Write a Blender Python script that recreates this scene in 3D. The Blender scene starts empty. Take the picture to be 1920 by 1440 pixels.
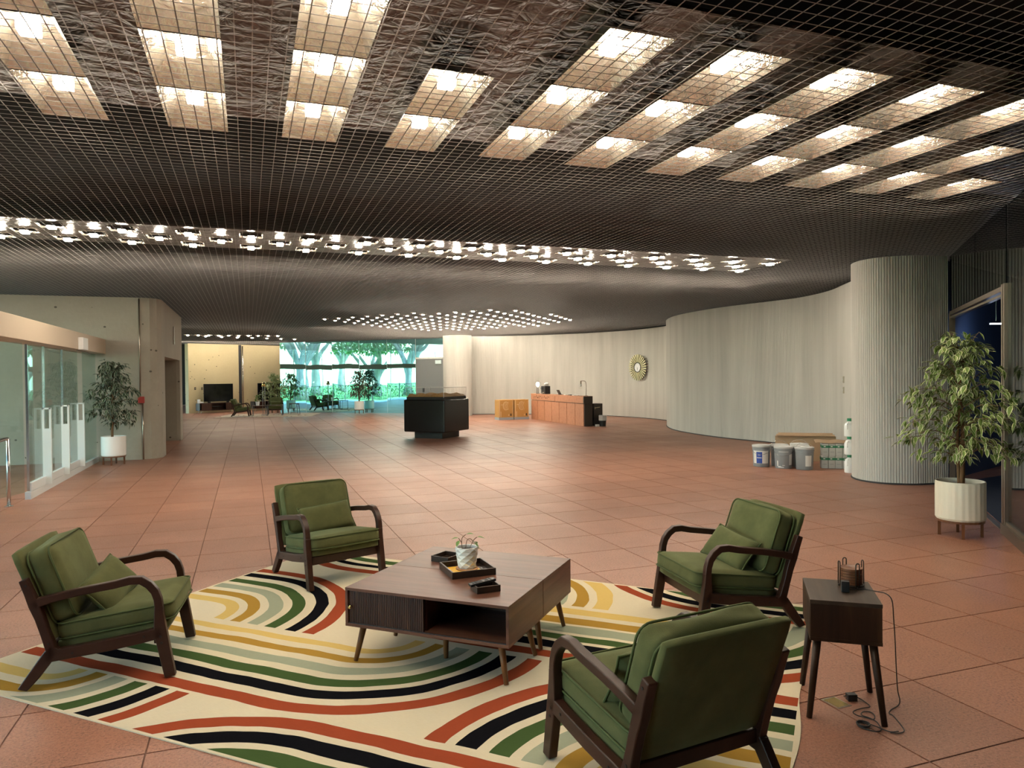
import bpy, bmesh, math, random
from mathutils import Vector, Matrix
random.seed(11)
S = bpy.context.scene
C = S.collection
PI = math.pi

# ------------------------------------------------------------------ camera
CH = 1.6
FPX, YAW, PIT, ROL = 1366.12, 0.347304, 0.0119325, -0.0104573
_f = Vector((math.sin(YAW), math.cos(YAW), 0)); _r = Vector((math.cos(YAW), -math.sin(YAW), 0)); _u = Vector((0, 0, 1))
_f2 = _f * math.cos(PIT) - _u * math.sin(PIT); _u2 = _u * math.cos(PIT) + _f * math.sin(PIT)
_r3 = _r * math.cos(ROL) + _u2 * math.sin(ROL); _u3 = _u2 * math.cos(ROL) - _r * math.sin(ROL)
cd = bpy.data.cameras.new('camera'); cam = bpy.data.objects.new('camera', cd); C.objects.link(cam)
cd.sensor_fit = 'HORIZONTAL'; cd.sensor_width = 36.0; cd.lens = FPX / 1920 * 36.0
cd.clip_start = 0.05; cd.clip_end = 400
M = Matrix(((_r3.x, _u3.x, -_f2.x, 0), (_r3.y, _u3.y, -_f2.y, 0), (_r3.z, _u3.z, -_f2.z, CH), (0, 0, 0, 1)))
cam.matrix_world = M
S.camera = cam

# ------------------------------------------------------------------ world, sun, exposure
W = bpy.data.worlds.new('world'); S.world = W; W.use_nodes = True
wn = W.node_tree.nodes; wl = W.node_tree.links
sky = wn.new('ShaderNodeTexSky'); sky.sky_type = 'NISHITA'; sky.sun_disc = False
sky.sun_elevation = math.radians(52); sky.sun_rotation = math.radians(120); sky.air_density = 1.2; sky.dust_density = 1.0
wn['Background'].inputs['Strength'].default_value = 1.2
wl.new(sky.outputs[0], wn['Background'].inputs['Color'])
sd = bpy.data.lights.new('sun', 'SUN'); sd.energy = 4.0; sd.angle = 0.01; sd.color = (1, .95, .86)
so = bpy.data.objects.new('sun', sd); C.objects.link(so)
so.rotation_euler = Vector((-0.55, 0.25, -0.8)).to_track_quat('-Z', 'Y').to_euler()
S.view_settings.view_transform = 'Standard'; S.view_settings.look = 'None'
S.view_settings.exposure = 0.60; S.view_settings.gamma = 1.0; S.view_settings.use_curve_mapping = False
LAMP = 62.0
LAMP_FAR = 160.0

# ------------------------------------------------------------------ materials
MATS = {}
def nodes_of(m): return m.node_tree.nodes, m.node_tree.links
def principled(name, col, rough=.5, metal=0., spec=.5, **kw):
    m = bpy.data.materials.new(name); m.use_nodes = True
    b = m.node_tree.nodes['Principled BSDF']
    b.inputs['Base Color'].default_value = (*col, 1); b.inputs['Roughness'].default_value = rough
    b.inputs['Metallic'].default_value = metal; b.inputs['Specular IOR Level'].default_value = spec
    for k, v in kw.items(): b.inputs[k.replace('_', ' ')].default_value = v
    MATS[name] = m
    return m
class NT:
    """tiny node helper"""
    def __init__(s, m): s.m = m; s.n, s.l = nodes_of(m); s.b = s.n['Principled BSDF']
    def set(s, sock, v):
        if hasattr(v, 'is_output') or isinstance(v, bpy.types.NodeSocket): s.l.new(v, sock)
        else: sock.default_value = v
    def math(s, op, a, b=0., c=None, clamp=False):
        n = s.n.new('ShaderNodeMath'); n.operation = op; n.use_clamp = clamp
        s.set(n.inputs[0], a); s.set(n.inputs[1], b)
        if c is not None: s.set(n.inputs[2], c)
        return n.outputs[0]
    def mix(s, f, a, b):
        n = s.n.new('ShaderNodeMix'); n.data_type = 'RGBA'
        s.set(n.inputs[0], f)
        for sock, v in ((n.inputs[6], a), (n.inputs[7], b)):
            if isinstance(v, tuple): v = (*v[:3], 1)
            s.set(sock, v)
        return n.outputs[2]
    def coord(s, which='Object'):
        return s.n.new('ShaderNodeTexCoord').outputs[which]
    def pos(s): return s.n.new('ShaderNodeNewGeometry').outputs['Position']
    def mapping(s, v, scale=(1, 1, 1), rot=(0, 0, 0), loc=(0, 0, 0)):
        n = s.n.new('ShaderNodeMapping'); s.l.new(v, n.inputs[0])
        n.inputs['Scale'].default_value = scale; n.inputs['Rotation'].default_value = rot; n.inputs['Location'].default_value = loc
        return n.outputs[0]
    def noise(s, v, scale, detail=4, rough=.55, out='Fac', dist=0.):
        n = s.n.new('ShaderNodeTexNoise'); s.l.new(v, n.inputs['Vector'])
        n.inputs['Scale'].default_value = scale; n.inputs['Detail'].default_value = detail
        n.inputs['Roughness'].default_value = rough; n.inputs['Distortion'].default_value = dist
        return n.outputs[out]
    def voronoi(s, v, scale, out='Distance'):
        n = s.n.new('ShaderNodeTexVoronoi'); s.l.new(v, n.inputs['Vector']); n.inputs['Scale'].default_value = scale
        return n.outputs[out]
    def ramp(s, f, stops, interp='LINEAR'):
        n = s.n.new('ShaderNodeValToRGB'); s.l.new(f, n.inputs[0]); r = n.color_ramp; r.interpolation = interp
        while len(r.elements) > 1: r.elements.remove(r.elements[-1])
        r.elements[0].position = stops[0][0]; r.elements[0].color = (*stops[0][1], 1)
        for p, c in stops[1:]:
            e = r.elements.new(p); e.color = (*c, 1)
        return n.outputs[0]
    def sep(s, v):
        n = s.n.new('ShaderNodeSeparateXYZ'); s.l.new(v, n.inputs[0]); return n.outputs
    def comb(s, x, y, z):
        n = s.n.new('ShaderNodeCombineXYZ')
        for i, v in enumerate((x, y, z)): s.set(n.inputs[i], v)
        return n.outputs[0]
    def bump(s, h, strength=.3, dist=.01):
        n = s.n.new('ShaderNodeBump'); s.l.new(h, n.inputs['Height'])
        n.inputs['Strength'].default_value = strength; n.inputs['Distance'].default_value = dist
        s.l.new(n.outputs[0], s.b.inputs['Normal'])
    def col(s, v): s.set(s.b.inputs['Base Color'], v)
    def rough(s, v): s.set(s.b.inputs['Roughness'], v)

TX, TY, TX0, TY0 = .6075, .619, .1728, 2.829
def make_materials():
    # --- floor tile: terracotta pavers with fine speckle, tone changes from tile to tile
    t = NT(principled('terracotta', (.4, .17, .1), .42, spec=.4)); p = t.pos(); x, y, z = t.sep(p)
    ix = t.math('FLOOR', t.math('DIVIDE', t.math('SUBTRACT', x, TX0), TX)); iy = t.math('FLOOR', t.math('DIVIDE', t.math('SUBTRACT', y, TY0), TY))
    wnz = t.n.new('ShaderNodeTexWhiteNoise'); t.l.new(t.comb(ix, iy, 0.), wnz.inputs['Vector'])
    base = t.ramp(wnz.outputs['Value'], [(0, (.325, .142, .088)), (.5, (.37, .165, .104)), (1, (.41, .19, .122))])
    big = t.noise(p, .8, 4); base = t.mix(t.math('MULTIPLY', t.math('SUBTRACT', big, .35, clamp=True), 1.3, clamp=True), base, (.29, .145, .10))
    sp = t.noise(p, 75, 4, .75); clus = t.noise(p, 5, 3, .6); base = t.mix(t.math('MULTIPLY', t.math('MULTIPLY', t.math('SUBTRACT', sp, .47, clamp=True), 6., clamp=True), t.math('MULTIPLY', clus, 1.5), clamp=True), base, (.15, .066, .045))
    sp2 = t.noise(t.mapping(p, loc=(5, 3, 1)), 110, 2, .6); base = t.mix(t.math('MULTIPLY', t.math('SUBTRACT', sp2, .58, clamp=True), 3.4, clamp=True), base, (.55, .37, .27))
    t.col(base)
    t.rough(t.math('ADD', t.math('MULTIPLY', big, .22), .30))
    t.bump(sp, .25, .004)
    g = NT(principled('grout', (.15, .07, .05), .85)); g.col(g.ramp(g.noise(g.pos(), 30), [(0, (.10, .045, .03)), (1, (.2, .1, .07))]))
    # --- board-marked concrete on the entrance block
    for nm, c1, c2 in (('concrete', (.30, .27, .215), (.42, .385, .31)), ('concrete_lamplit', (.50, .41, .24), (.62, .52, .32))):  # second tone has the far wall's warm lamplight mixed into its colour
        t = NT(principled(nm, c1, .8)); p = t.coord('Object')
        n1 = t.noise(p, 1.3, 5, .6); n2 = t.noise(p, 14, 4, .6)
        col = t.mix(n1, c1, c2); col = t.mix(t.math('MULTIPLY', n2, .35), col, tuple(a * .75 for a in c1))
        v = t.voronoi(t.mapping(p, scale=(1, 1, 1.3)), 3.2)
        pit = t.math('LESS_THAN', v, .085)
        pit = t.math('MULTIPLY', pit, t.math('GREATER_THAN', t.noise(p, 2.1, 2), .46))
        col = t.mix(pit, col, (.10, .09, .07)); t.col(col); t.bump(t.math('SUBTRACT', n2, pit), .35, .01)
    # --- fluted concrete of the curved walls (U runs along the wall, V up)
    t = NT(principled('fluted_concrete', (.5, .47, .42), .78)); uv = t.coord('UV'); u, v, _ = t.sep(uv)
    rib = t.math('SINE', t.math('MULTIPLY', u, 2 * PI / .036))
    jag = t.noise(t.mapping(uv, scale=(28, 1.2, 1)), 1., 4, .6)
    stain = t.noise(t.mapping(uv, scale=(3.2, .22, 1)), 1., 4, .55); soft = t.noise(uv, .45, 3)
    col = t.ramp(stain, [(.25, (.43, .41, .375)), (.5, (.54, .52, .475)), (.75, (.63, .605, .55))])
    col = t.mix(t.math('MULTIPLY', soft, .45), col, (.40, .385, .355))
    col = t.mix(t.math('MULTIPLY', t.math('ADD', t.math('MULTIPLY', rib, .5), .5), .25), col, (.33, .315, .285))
    t.col(col); t.bump(t.math('ADD', t.math('MULTIPLY', rib, .5), t.math('MULTIPLY', jag, .9)), .55, .012)
    # --- plain paints and metals
    principled('bar_metal', (.30, .27, .25), .42, .15)
    principled('plenum_black', (.009, .008, .008), .7, spec=.08)
    principled('wall_dark', (.03, .03, .032), .7)
    principled('navy_wall', (.05, .07, .12), .6)
    principled('navy_floor', (.035, .04, .055), .35)
    t = NT(principled('foil_brown', (.115, .092, .08), .33, .85)); p = t.pos(); n = t.noise(p, 5, 3, .6, dist=1.2); t.bump(n, .8, .05)
    t = NT(principled('foil_silver', (.66, .60, .51), .27, .82)); p = t.pos(); n = t.noise(p, 11, 3, .6, dist=1.0); t.bump(n, .7, .04)
    m = principled('lamp_glow', (1, 1, 1), .5); b = m.node_tree.nodes['Principled BSDF']
    b.inputs['Emission Color'].default_value = (1, .90, .74, 1); b.inputs['Emission Strength'].default_value = LAMP
    m = principled('lamp_glow_far', (1, 1, 1), .5); b = m.node_tree.nodes['Principled BSDF']
    b.inputs['Emission Color'].default_value = (1, .90, .74, 1); b.inputs['Emission Strength'].default_value = LAMP_FAR
    m = principled('lamp_glow_dots', (1, 1, 1), .5); b = m.node_tree.nodes['Principled BSDF']
    b.inputs['Emission Color'].default_value = (1, .90, .72, 1); b.inputs['Emission Strength'].default_value = 160.0
    m = principled('bulb_glow', (1, 1, 1), .5); b = m.node_tree.nodes['Principled BSDF']
    b.inputs['Emission Color'].default_value = (1, .88, .68, 1); b.inputs['Emission Strength'].default_value = 60
    m = principled('tube_glow', (1, 1, 1), .5); b = m.node_tree.nodes['Principled BSDF']
    b.inputs['Emission Color'].default_value = (.5, .66, 1, 1); b.inputs['Emission Strength'].default_value = 150
    principled('aluminium', (.62, .62, .60), .35, .8); principled('white_metal', (.66, .70, .70), .4, .1)
    principled('steel', (.6, .6, .6), .22, 1.); principled('bronze_metal', (.24, .19, .15), .35, .8)
    principled('champagne_metal', (.45, .38, .30), .3, .9)
    principled('black_gloss', (.006, .007, .008), .22); principled('black_matte', (.012, .012, .012), .5); principled('black_brown', (.03, .02, .014), .42)
    principled('beige_paint', (.50, .40, .29), .55); principled('grey_paint', (.22, .23, .235), .55); principled('white_paint', (.75, .75, .73), .5)
    principled('teal_white', (.7, .82, .84), .4)
    principled('brass', (.75, .55, .22), .25, 1.); principled('red_paint', (.35, .04, .03), .4)
    principled('cork', (.45, .25, .12), .8); principled('soil', (.035, .025, .018), .95); principled('yellow_card', (.80, .46, .04), .6)
    principled('cream_ceramic', (.80, .73, .58), .35); principled('white_ceramic', (.80, .79, .75), .25); principled('black_plastic', (.015, .015, .016), .4)
    principled('screw_black', (.008, .006, .005), .5); principled('white_plastic', (.80, .80, .78), .4); principled('green_plastic', (.02, .22, .10), .4)
    principled('bucket_grey', (.25, .265, .275), .45); principled('lid_grey', (.52, .51, .49), .55); principled('paper_white', (.72, .70, .66), .7); principled('blue_print', (.02, .06, .32), .5)
    principled('carton_white', (.44, .43, .39), .7); principled('carton_green', (.03, .17, .08), .6)
    principled('cardboard', (.33, .22, .13), .85); principled('kraft', (.46, .25, .07), .75); principled('kraft_line', (.72, .55, .33), .7); principled('pallet_blue', (.30, .34, .40), .6)
    principled('clock_gold', (.42, .36, .22), .35, .7); principled('clock_dark', (.04, .035, .025), .4, .5); principled('clock_face', (.72, .72, .74), .4)
    principled('terrain', (.3, .18, .08), .8); principled('charcoal_paint', (.05, .055, .06), .5)
    principled('tv_screen', (.004, .004, .005), .12)
    t = NT(MATS['terrain']); n = t.noise(t.coord(), 40, 4, .7); t.col(t.ramp(n, [(.3, (.10, .06, .03)), (.5, (.42, .24, .07)), (.7, (.35, .12, .06))])); 
    t = NT(principled('desk_stone', (.45, .2, .11), .55)); p = t.coord(); n = t.noise(p, 9, 4, .6); n2 = t.noise(p, 2.2, 3)
    col = t.ramp(n, [(.3, (.40, .165, .085)), (.55, (.52, .235, .125)), (.75, (.42, .18, .10))]); t.col(t.mix(t.math('MULTIPLY', n2, .4), col, (.36, .15, .08)))
    # --- glass
    def glass(name, col, rough=.0, trans=1., ior=1.45):
        m = bpy.data.materials.new(name); m.use_nodes = True; n, l = nodes_of(m); n.clear()
        o = n.new('ShaderNodeOutputMaterial'); tr = n.new('ShaderNodeBsdfTransparent'); gl = n.new('ShaderNodeBsdfGlossy'); mx = n.new('ShaderNodeMixShader'); fr = n.new('ShaderNodeFresnel')
        tr.inputs[0].default_value = (*col, 1); gl.inputs['Roughness'].default_value = rough; ge = n.new('ShaderNodeNewGeometry'); mr = n.new('ShaderNodeMapRange'); l.new(ge.outputs['Backfacing'], mr.inputs[0]); mr.inputs[3].default_value = ior; mr.inputs[4].default_value = 1 / ior; l.new(mr.outputs[0], fr.inputs[0])
        l.new(fr.outputs[0], mx.inputs[0]); l.new(tr.outputs[0], mx.inputs[1]); l.new(gl.outputs[0], mx.inputs[2]); l.new(mx.outputs[0], o.inputs[0]); MATS[name] = m
    glass('clear_glass', (.86, .96, .94), ior=1.28); glass('window_glass', (.90, .97, .97)); glass('acrylic', (.97, .97, .97), ior=1.12); glass('grey_glass', (.55, .58, .60), ior=1.6)
    # coated mirror glass: slow waves in the pane bend what it reflects
    t = NT(principled('mirror_glass', (.42, .84, .90), .015, 1.)); p = t.pos(); n = t.noise(t.mapping(p, scale=(.9, .9, .75)), 1., 1, .4); t.bump(n, .12, .03)
    # --- woods
    def wood(name, a, b_, c, scale=1., rough=.38, axis=0):
        t = NT(principled(name, a, rough, spec=.3)); p = t.coord('Object')
        sc = [14., 14., 14.]; sc[axis] = .9
        m_ = t.mapping(p, scale=tuple(v * scale for v in sc)); n = t.noise(m_, 1., 5, .6, dist=.5); f = t.noise(t.mapping(p, scale=tuple(v * scale * 4 for v in sc)), 1., 3, .6)
        col = t.ramp(n, [(.28, a), (.5, b_), (.72, c)]); t.col(t.mix(t.math('MULTIPLY', f, .3), col, tuple(v * .55 for v in a))); t.bump(f, .08, .002)
        t.rough(t.math('ADD', t.math('MULTIPLY', f, .12), rough - .05))
    wood('walnut_x', (.080, .031, .018), (.125, .052, .031), (.175, .078, .047), 1., .33, 0)
    wood('walnut_y', (.080, .031, .018), (.125, .052, .031), (.175, .078, .047), 1., .33, 1)
    wood('walnut_z', (.115, .05, .03), (.17, .08, .048), (.22, .105, .064), 1., .34, 2)
    wood('walnut_dark', (.028, .010, .006), (.050, .019, .011), (.085, .035, .021), 2.2, .40, 2)
    wood('leg_oak', (.12, .048, .015), (.17, .072, .024), (.22, .10, .036), 1.6, .42, 2)
    wood('frame_wood', (.030, .0115, .007), (.040, .016, .0098), (.053, .022, .0135), .7, .36, 0)
    wood('rustic', (.010, .005, .003), (.038, .016, .007), (.12, .055, .02), .55, .45, 2)
    wood('rustic_top', (.026, .016, .011), (.05, .031, .020), (.09, .056, .034), .55, .42, 1)
    wood('espresso', (.020, .011, .007), (.032, .018, .012), (.05, .03, .02), 2, .35, 0)
    wood('stand_wood', (.12, .042, .017), (.17, .065, .028), (.22, .09, .04), 1.5, .4, 2)
    wood('trunk_bark', (.09, .045, .02), (.17, .09, .04), (.24, .14, .07), 1.4, .8, 2)
    wood('garden_bark', (.20, .17, .14), (.30, .26, .22), (.40, .36, .31), .3, .85, 2)
    # --- upholstery
    t = NT(principled('green_velvet', (.10, .105, .042), .9, spec=.15)); b = t.b
    b.inputs['Sheen Weight'].default_value = .18; b.inputs['Sheen Roughness'].default_value = .45; b.inputs['Sheen Tint'].default_value = (.75, .85, .5, 1)
    p = t.coord(); n = t.noise(p, 7, 4, .6); f = t.noise(p, 260, 2)
    col = t.ramp(n, [(.3, (.070, .075, .029)), (.55, (.093, .098, .039)), (.78, (.12, .125, .053))]); t.col(t.mix(t.math('MULTIPLY', f, .3), col, (.06, .068, .02))); t.bump(t.math('ADD', f, t.math('MULTIPLY', n, 2.)), .12, .006)
    principled('green_piping', (.06, .078, .018), .8)
    # --- leaves: green blade, cream margin (vertex attribute 'edge' is 1 on the margin)
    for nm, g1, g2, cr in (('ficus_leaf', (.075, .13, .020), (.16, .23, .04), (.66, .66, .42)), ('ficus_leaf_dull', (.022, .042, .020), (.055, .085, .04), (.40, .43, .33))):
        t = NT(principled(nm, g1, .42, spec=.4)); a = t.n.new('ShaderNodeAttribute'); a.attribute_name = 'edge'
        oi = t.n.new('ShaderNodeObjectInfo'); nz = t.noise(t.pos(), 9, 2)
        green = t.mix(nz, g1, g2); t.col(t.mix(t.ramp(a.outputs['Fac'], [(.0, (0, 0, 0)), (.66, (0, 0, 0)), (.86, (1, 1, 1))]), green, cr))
        t.b.inputs['Subsurface Weight'].default_value = 0.
    principled('sprout_leaf', (.13, .24, .05), .5); principled('sprout_stem', (.12, .06, .03), .6)
    t = NT(principled('grass', (.14, .30, .05), .9)); n = t.noise(t.pos(), 1.3, 5); t.col(t.ramp(n, [(.3, (.10, .24, .03)), (.7, (.24, .42, .09))]))
    t = NT(principled('hedge_leaf', (.06, .18, .05), .6)); n = t.noise(t.pos(), 6, 3); t.col(t.ramp(n, [(.3, (.03, .10, .03)), (.7, (.14, .32, .08))]))
    t = NT(principled('tree_leaf', (.08, .2, .05), .6)); n = t.noise(t.pos(), 3, 3); t.col(t.ramp(n, [(.3, (.04, .12, .03)), (.7, (.2, .36, .10))]))
    principled('terrace', (.55, .55, .53), .6); principled('fence_metal', (.03, .05, .05), .5)
    # --- rug: flat-woven arcs, printed by distance from each motif's centre (object coords: x = s, y = t)
    t = NT(principled('rug_weave', (.7, .62, .45), .9, spec=.1)); p = t.coord('Object')
    wob = t.noise(p, 3.2, 2, .5, out='Color'); wx, wy, _ = t.sep(wob)
    px, py, _ = t.sep(p)
    s = t.math('ADD', px, t.math('MULTIPLY', t.math('SUBTRACT', wx, .5), .035)); tt = t.math('ADD', py, t.math('MULTIPLY', t.math('SUBTRACT', wy, .5), .035))
    WH, YE, GO, SA, GR, BK, RE = (.76, .67, .49), (.70, .50, .17), (.40, .235, .045), (.34, .37, .27), (.058, .098, .034), (.008, .008, .010), (.32, .066, .030)
    cols = [YE, GO, SA, GR, BK, RE]
    res = None
    def motif(res, cs, ct, side, up, bands, smin=None, smax=None):
        # side: +1 arc lies on s > cs and bands run straight for s < cs ; up: +1 valid for t > ct
        ds = t.math('MAXIMUM', t.math('MULTIPLY', t.math('SUBTRACT', s, cs), float(side)), 0.)
        dt = t.math('SUBTRACT', tt, ct)
        d = t.math('SQRT', t.math('ADD', t.math('MULTIPLY', ds, ds), t.math('MULTIPLY', dt, dt)))
        stops = [(0, WH)]
        for c, (a, b_) in bands:
            stops += [(a / 1.25, c), (b_ / 1.25, WH)]
        colr = t.ramp(t.math('DIVIDE', d, 1.25), stops, 'CONSTANT')
        mk = t.math('GREATER_THAN', t.math('MULTIPLY', dt, float(up)), 0.)
        mk = t.math('MULTIPLY', mk, t.math('LESS_THAN', d, bands[-1][1][1] + .012))
        if smin is not None: mk = t.math('MULTIPLY', mk, t.math('GREATER_THAN', s, smin))
        if smax is not None: mk = t.math('MULTIPLY', mk, t.math('LESS_THAN', s, smax))
        return t.mix(mk, res, colr)
    def bands(rs, first=0): return [(cols[first + i], r) for i, r in enumerate(rs)]
    res = t.mix(0., WH, WH)
    res = motif(res, 1.83, 1.47, 1, -1, bands([(.23, .30), (.37, .44), (.51, .60), (.66, .75), (.80, .89), (.96, 1.05)]))
    res = motif(res, .34, 1.31, 1, 1, bands([(.25, .34), (.40, .48), (.54, .63), (.69, .78), (.85, .94), (.99, 1.08)]), smax=1.46)
    res = motif(res, .44, .39, 1, -1, bands([(.12, .20), (.26, .35), (.40, .50), (.56, .65), (.71, .81), (.86, .95)]), smax=1.44)
    res = motif(res, 2.28, -.66, -1, 1, bands([(.67, .77), (.82, .92), (.97, 1.06)], 3), smin=1.42)
    res = motif(res, 3.80, .46, -1, 1, bands([(.20, .30), (.35, .45), (.50, .60), (.65, .75), (.81, .91), (.96, 1.06)]), smin=2.7)
    res = motif(res, 3.61, 2.59, 1, -1, bands([(.20, .31), (.38, .49), (.52, .64), (.68, .77), (.81, .91), (.96, 1.05)]), smin=2.0)
    res = motif(res, 2.07, 2.45, 1, 1, bands([(.34, .43), (.49, .58), (.64, .73), (.79, .90)], 0) if False else [(GR, (.34, .43)), (SA, (.49, .58)), (GO, (.64, .73)), (YE, (.79, .90))], smin=2.07)
    res = motif(res, 3.68, 3.70, -1, -1, bands([(.70, .79), (.84, .93), (.98, 1.06)], 3), smin=2.7)
    res = motif(res, .75, 3.70, -1, -1, bands([(.70, .80), (.86, .93), (1.0, 1.09)], 3), smin=.0, smax=1.4)
    bord = t.math('MAXIMUM', t.math('GREATER_THAN', t.math('ABSOLUTE', t.math('SUBTRACT', px, 2.115)), 2.10), t.math('GREATER_THAN', t.math('ABSOLUTE', t.math('SUBTRACT', py, 1.53)), 1.515))
    res = t.mix(bord, res, WH)
    weave = t.noise(t.mapping(p, scale=(30, 260, 1)), 1., 2, .6)
    mm = t.n.new('ShaderNodeMix'); mm.data_type = 'RGBA'; mm.blend_type = 'MULTIPLY'; t.set(mm.inputs[0], t.math('MULTIPLY', weave, .30)); t.l.new(res, mm.inputs[6]); mm.inputs[7].default_value = (.45, .42, .38, 1); t.col(mm.outputs[2]); t.bump(weave, .25, .003); t.b.inputs['Specular IOR Level'].default_value = .0
    # carton / far rug
    t = NT(principled('far_rug', (.6, .5, .38), .95)); n = t.math('SINE', t.math('MULTIPLY', t.voronoi(t.coord(), .55), 26.)); t.col(t.ramp(t.math('ADD', t.math('MULTIPLY', n, .5), .5), [(0, (.70, .58, .44)), (.66, (.30, .10, .06)), (.84, (.66, .55, .42))], 'CONSTANT'))
make_materials()
def mat(n): return MATS[n]

# ------------------------------------------------------------------ mesh helpers
def box(bm, c, size, rot=None):
    hx, hy, hz = (v / 2 for v in size); vs = []
    for dx, dy, dz in ((-1, -1, -1), (1, -1, -1), (1, 1, -1), (-1, 1, -1), (-1, -1, 1), (1, -1, 1), (1, 1, 1), (-1, 1, 1)):
        v = Vector((dx * hx, dy * hy, dz * hz))
        if rot is not None: v = rot @ v
        vs.append(bm.verts.new(v + Vector(c)))
    for f in ((3, 2, 1, 0), (4, 5, 6, 7), (0, 1, 5, 4), (1, 2, 6, 5), (2, 3, 7, 6), (3, 0, 4, 7)): bm.faces.new([vs[i] for i in f])
    return vs
def prism(bm, poly, z0, z1, axis='z'):
    """extrude a 2D polygon; axis z: (x,y)->z ; axis y: (x,z)->y"""
    def P(p, h): return Vector((p[0], p[1], h)) if axis == 'z' else Vector((p[0], h, p[1]))
    a = [bm.verts.new(P(p, z0)) for p in poly]; b = [bm.verts.new(P(p, z1)) for p in poly]; n = len(poly)
    bm.faces.new(a); bm.faces.new(b[::-1])
    for i in range(n): bm.faces.new((a[i], b[i], b[(i + 1) % n], a[(i + 1) % n]))
def tube(bm, pts, r, n=8, closed=False, caps=True):
    pts = [Vector(p) for p in pts]; N = len(pts); rings = []
    rr = r if isinstance(r, (list, tuple)) else [r] * N
    up = None
    for i, p in enumerate(pts):
        if closed: d = pts[(i + 1) % N] - pts[i - 1]
        else: d = pts[min(i + 1, N - 1)] - pts[max(i - 1, 0)]
        d.normalize()
        if up is None: up = Vector((0, 0, 1)) if abs(d.z) < .9 else Vector((1, 0, 0))
        a = d.cross(up)
        if a.length < 1e-5: a = d.orthogonal()
        a.normalize(); b = a.cross(d).normalized(); up = b
        rings.append([bm.verts.new(p + a * math.cos(2 * PI * k / n) * rr[i] + b * math.sin(2 * PI * k / n) * rr[i]) for k in range(n)])
    for i in range(N if closed else N - 1):
        A = rings[i]; B = rings[(i + 1) % N]
        for k in range(n): bm.faces.new((A[k], A[(k + 1) % n], B[(k + 1) % n], B[k]))
    if caps and not closed: bm.faces.new(rings[0][::-1]); bm.faces.new(rings[-1])
def lathe(bm, prof, n=24, c=(0, 0, 0), mod=None, close=True):
    rings = []
    for r, z in prof:
        rings.append([bm.verts.new((c[0] + r * (mod(k, n, z) if mod else 1) * math.cos(2 * PI * k / n), c[1] + r * (mod(k, n, z) if mod else 1) * math.sin(2 * PI * k / n), c[2] + z)) for k in range(n)])
    for A, B in zip(rings, rings[1:]):
        for k in range(n): bm.faces.new((A[k], A[(k + 1) % n], B[(k + 1) % n], B[k]))
    if close: bm.faces.new(rings[0][::-1]); bm.faces.new(rings[-1])
def cyl(bm, a, b, r0, r1=None, n=12): tube(bm, [a, b], [r0, r0 if r1 is None else r1], n)
def strip(pts):
    """closed outline around a centreline: [(x, z, width), ...]"""
    L = []; R = []
    for i, (x, z, w) in enumerate(pts):
        a = pts[max(i - 1, 0)]; b = pts[min(i + 1, len(pts) - 1)]
        d = Vector((b[0] - a[0], b[1] - a[1])).normalized(); n = Vector((-d.y, d.x))
        L.append((x + n.x * w / 2, z + n.y * w / 2)); R.append((x - n.x * w / 2, z - n.y * w / 2))
    return L + R[::-1]
def smooth_pts(pts, k=4):
    out = []
    P = [Vector(p) for p in pts]
    for i in range(len(P) - 1):
        p0 = P[max(i - 1, 0)]; p1 = P[i]; p2 = P[i + 1]; p3 = P[min(i + 2, len(P) - 1)]
        for j in range(k):
            u = j / k
            out.append(.5 * ((2 * p1) + (p2 - p0) * u + (2 * p0 - 5 * p1 + 4 * p2 - p3) * u * u + (3 * p1 - p0 - 3 * p2 + p3) * u ** 3))
    out.append(P[-1]); return out
def cushion(bm, sx, sy, sz, r, puff=.02, n=12, wob=0., seed=0):
    rnd = random.Random(seed); ph = [rnd.uniform(0, 6) for _ in range(4)]
    t = bmesh.new(); bmesh.ops.create_cube(t, size=2); bmesh.ops.subdivide_edges(t, edges=t.edges[:], cuts=n, use_grid_fill=True)
    vm = {}
    for v in t.verts:
        x, y, z = v.co
        q = Vector((x * sx / 2, y * sy / 2, z * sz / 2))
        core = Vector((max(-(sx / 2 - r), min(sx / 2 - r, q.x)), max(-(sy / 2 - r), min(sy / 2 - r, q.y)), max(-(sz / 2 - r), min(sz / 2 - r, q.z))))
        d = q - core
        if d.length > 1e-6: q = core + d.normalized() * r
        fx = 1 - x * x; fy = 1 - y * y; fz = 1 - z * z
        q.z += puff * (fx * fy) * z; q.x += puff * .5 * (fy * fz) * x; q.y += puff * .5 * (fx * fz) * y
        if wob: q.z += wob * math.sin(x * 4 + ph[0]) * math.sin(y * 3.3 + ph[1]) * (1 if z > 0 else .3); q.x += wob * math.sin(y * 4 + ph[2]) * .7
        vm[v] = bm.verts.new(q)
    for f in t.faces: bm.faces.new([vm[v] for v in f.verts])
    t.free()
def rrect(sx, sy, r, z, n=5):
    out = []
    for cx, cy, a0 in ((sx / 2 - r, sy / 2 - r, 0), (-sx / 2 + r, sy / 2 - r, PI / 2), (-sx / 2 + r, -sy / 2 + r, PI), (sx / 2 - r, -sy / 2 + r, 1.5 * PI)):
        for k in range(n + 1):
            a = a0 + k / n * PI / 2; out.append((cx + r * math.cos(a), cy + r * math.sin(a), z))
    return out
def mesh_of(name, bm, m, smooth=False, recalc=True):
    if recalc: bmesh.ops.recalc_face_normals(bm, faces=bm.faces[:])
    me = bpy.data.meshes.new(name); bm.to_mesh(me); bm.free()
    for mm in (m if isinstance(m, (list, tuple)) else [m]): me.materials.append(MATS[mm] if isinstance(mm, str) else mm)
    if smooth:
        for p in me.polygons: p.use_smooth = True
    return me
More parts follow.
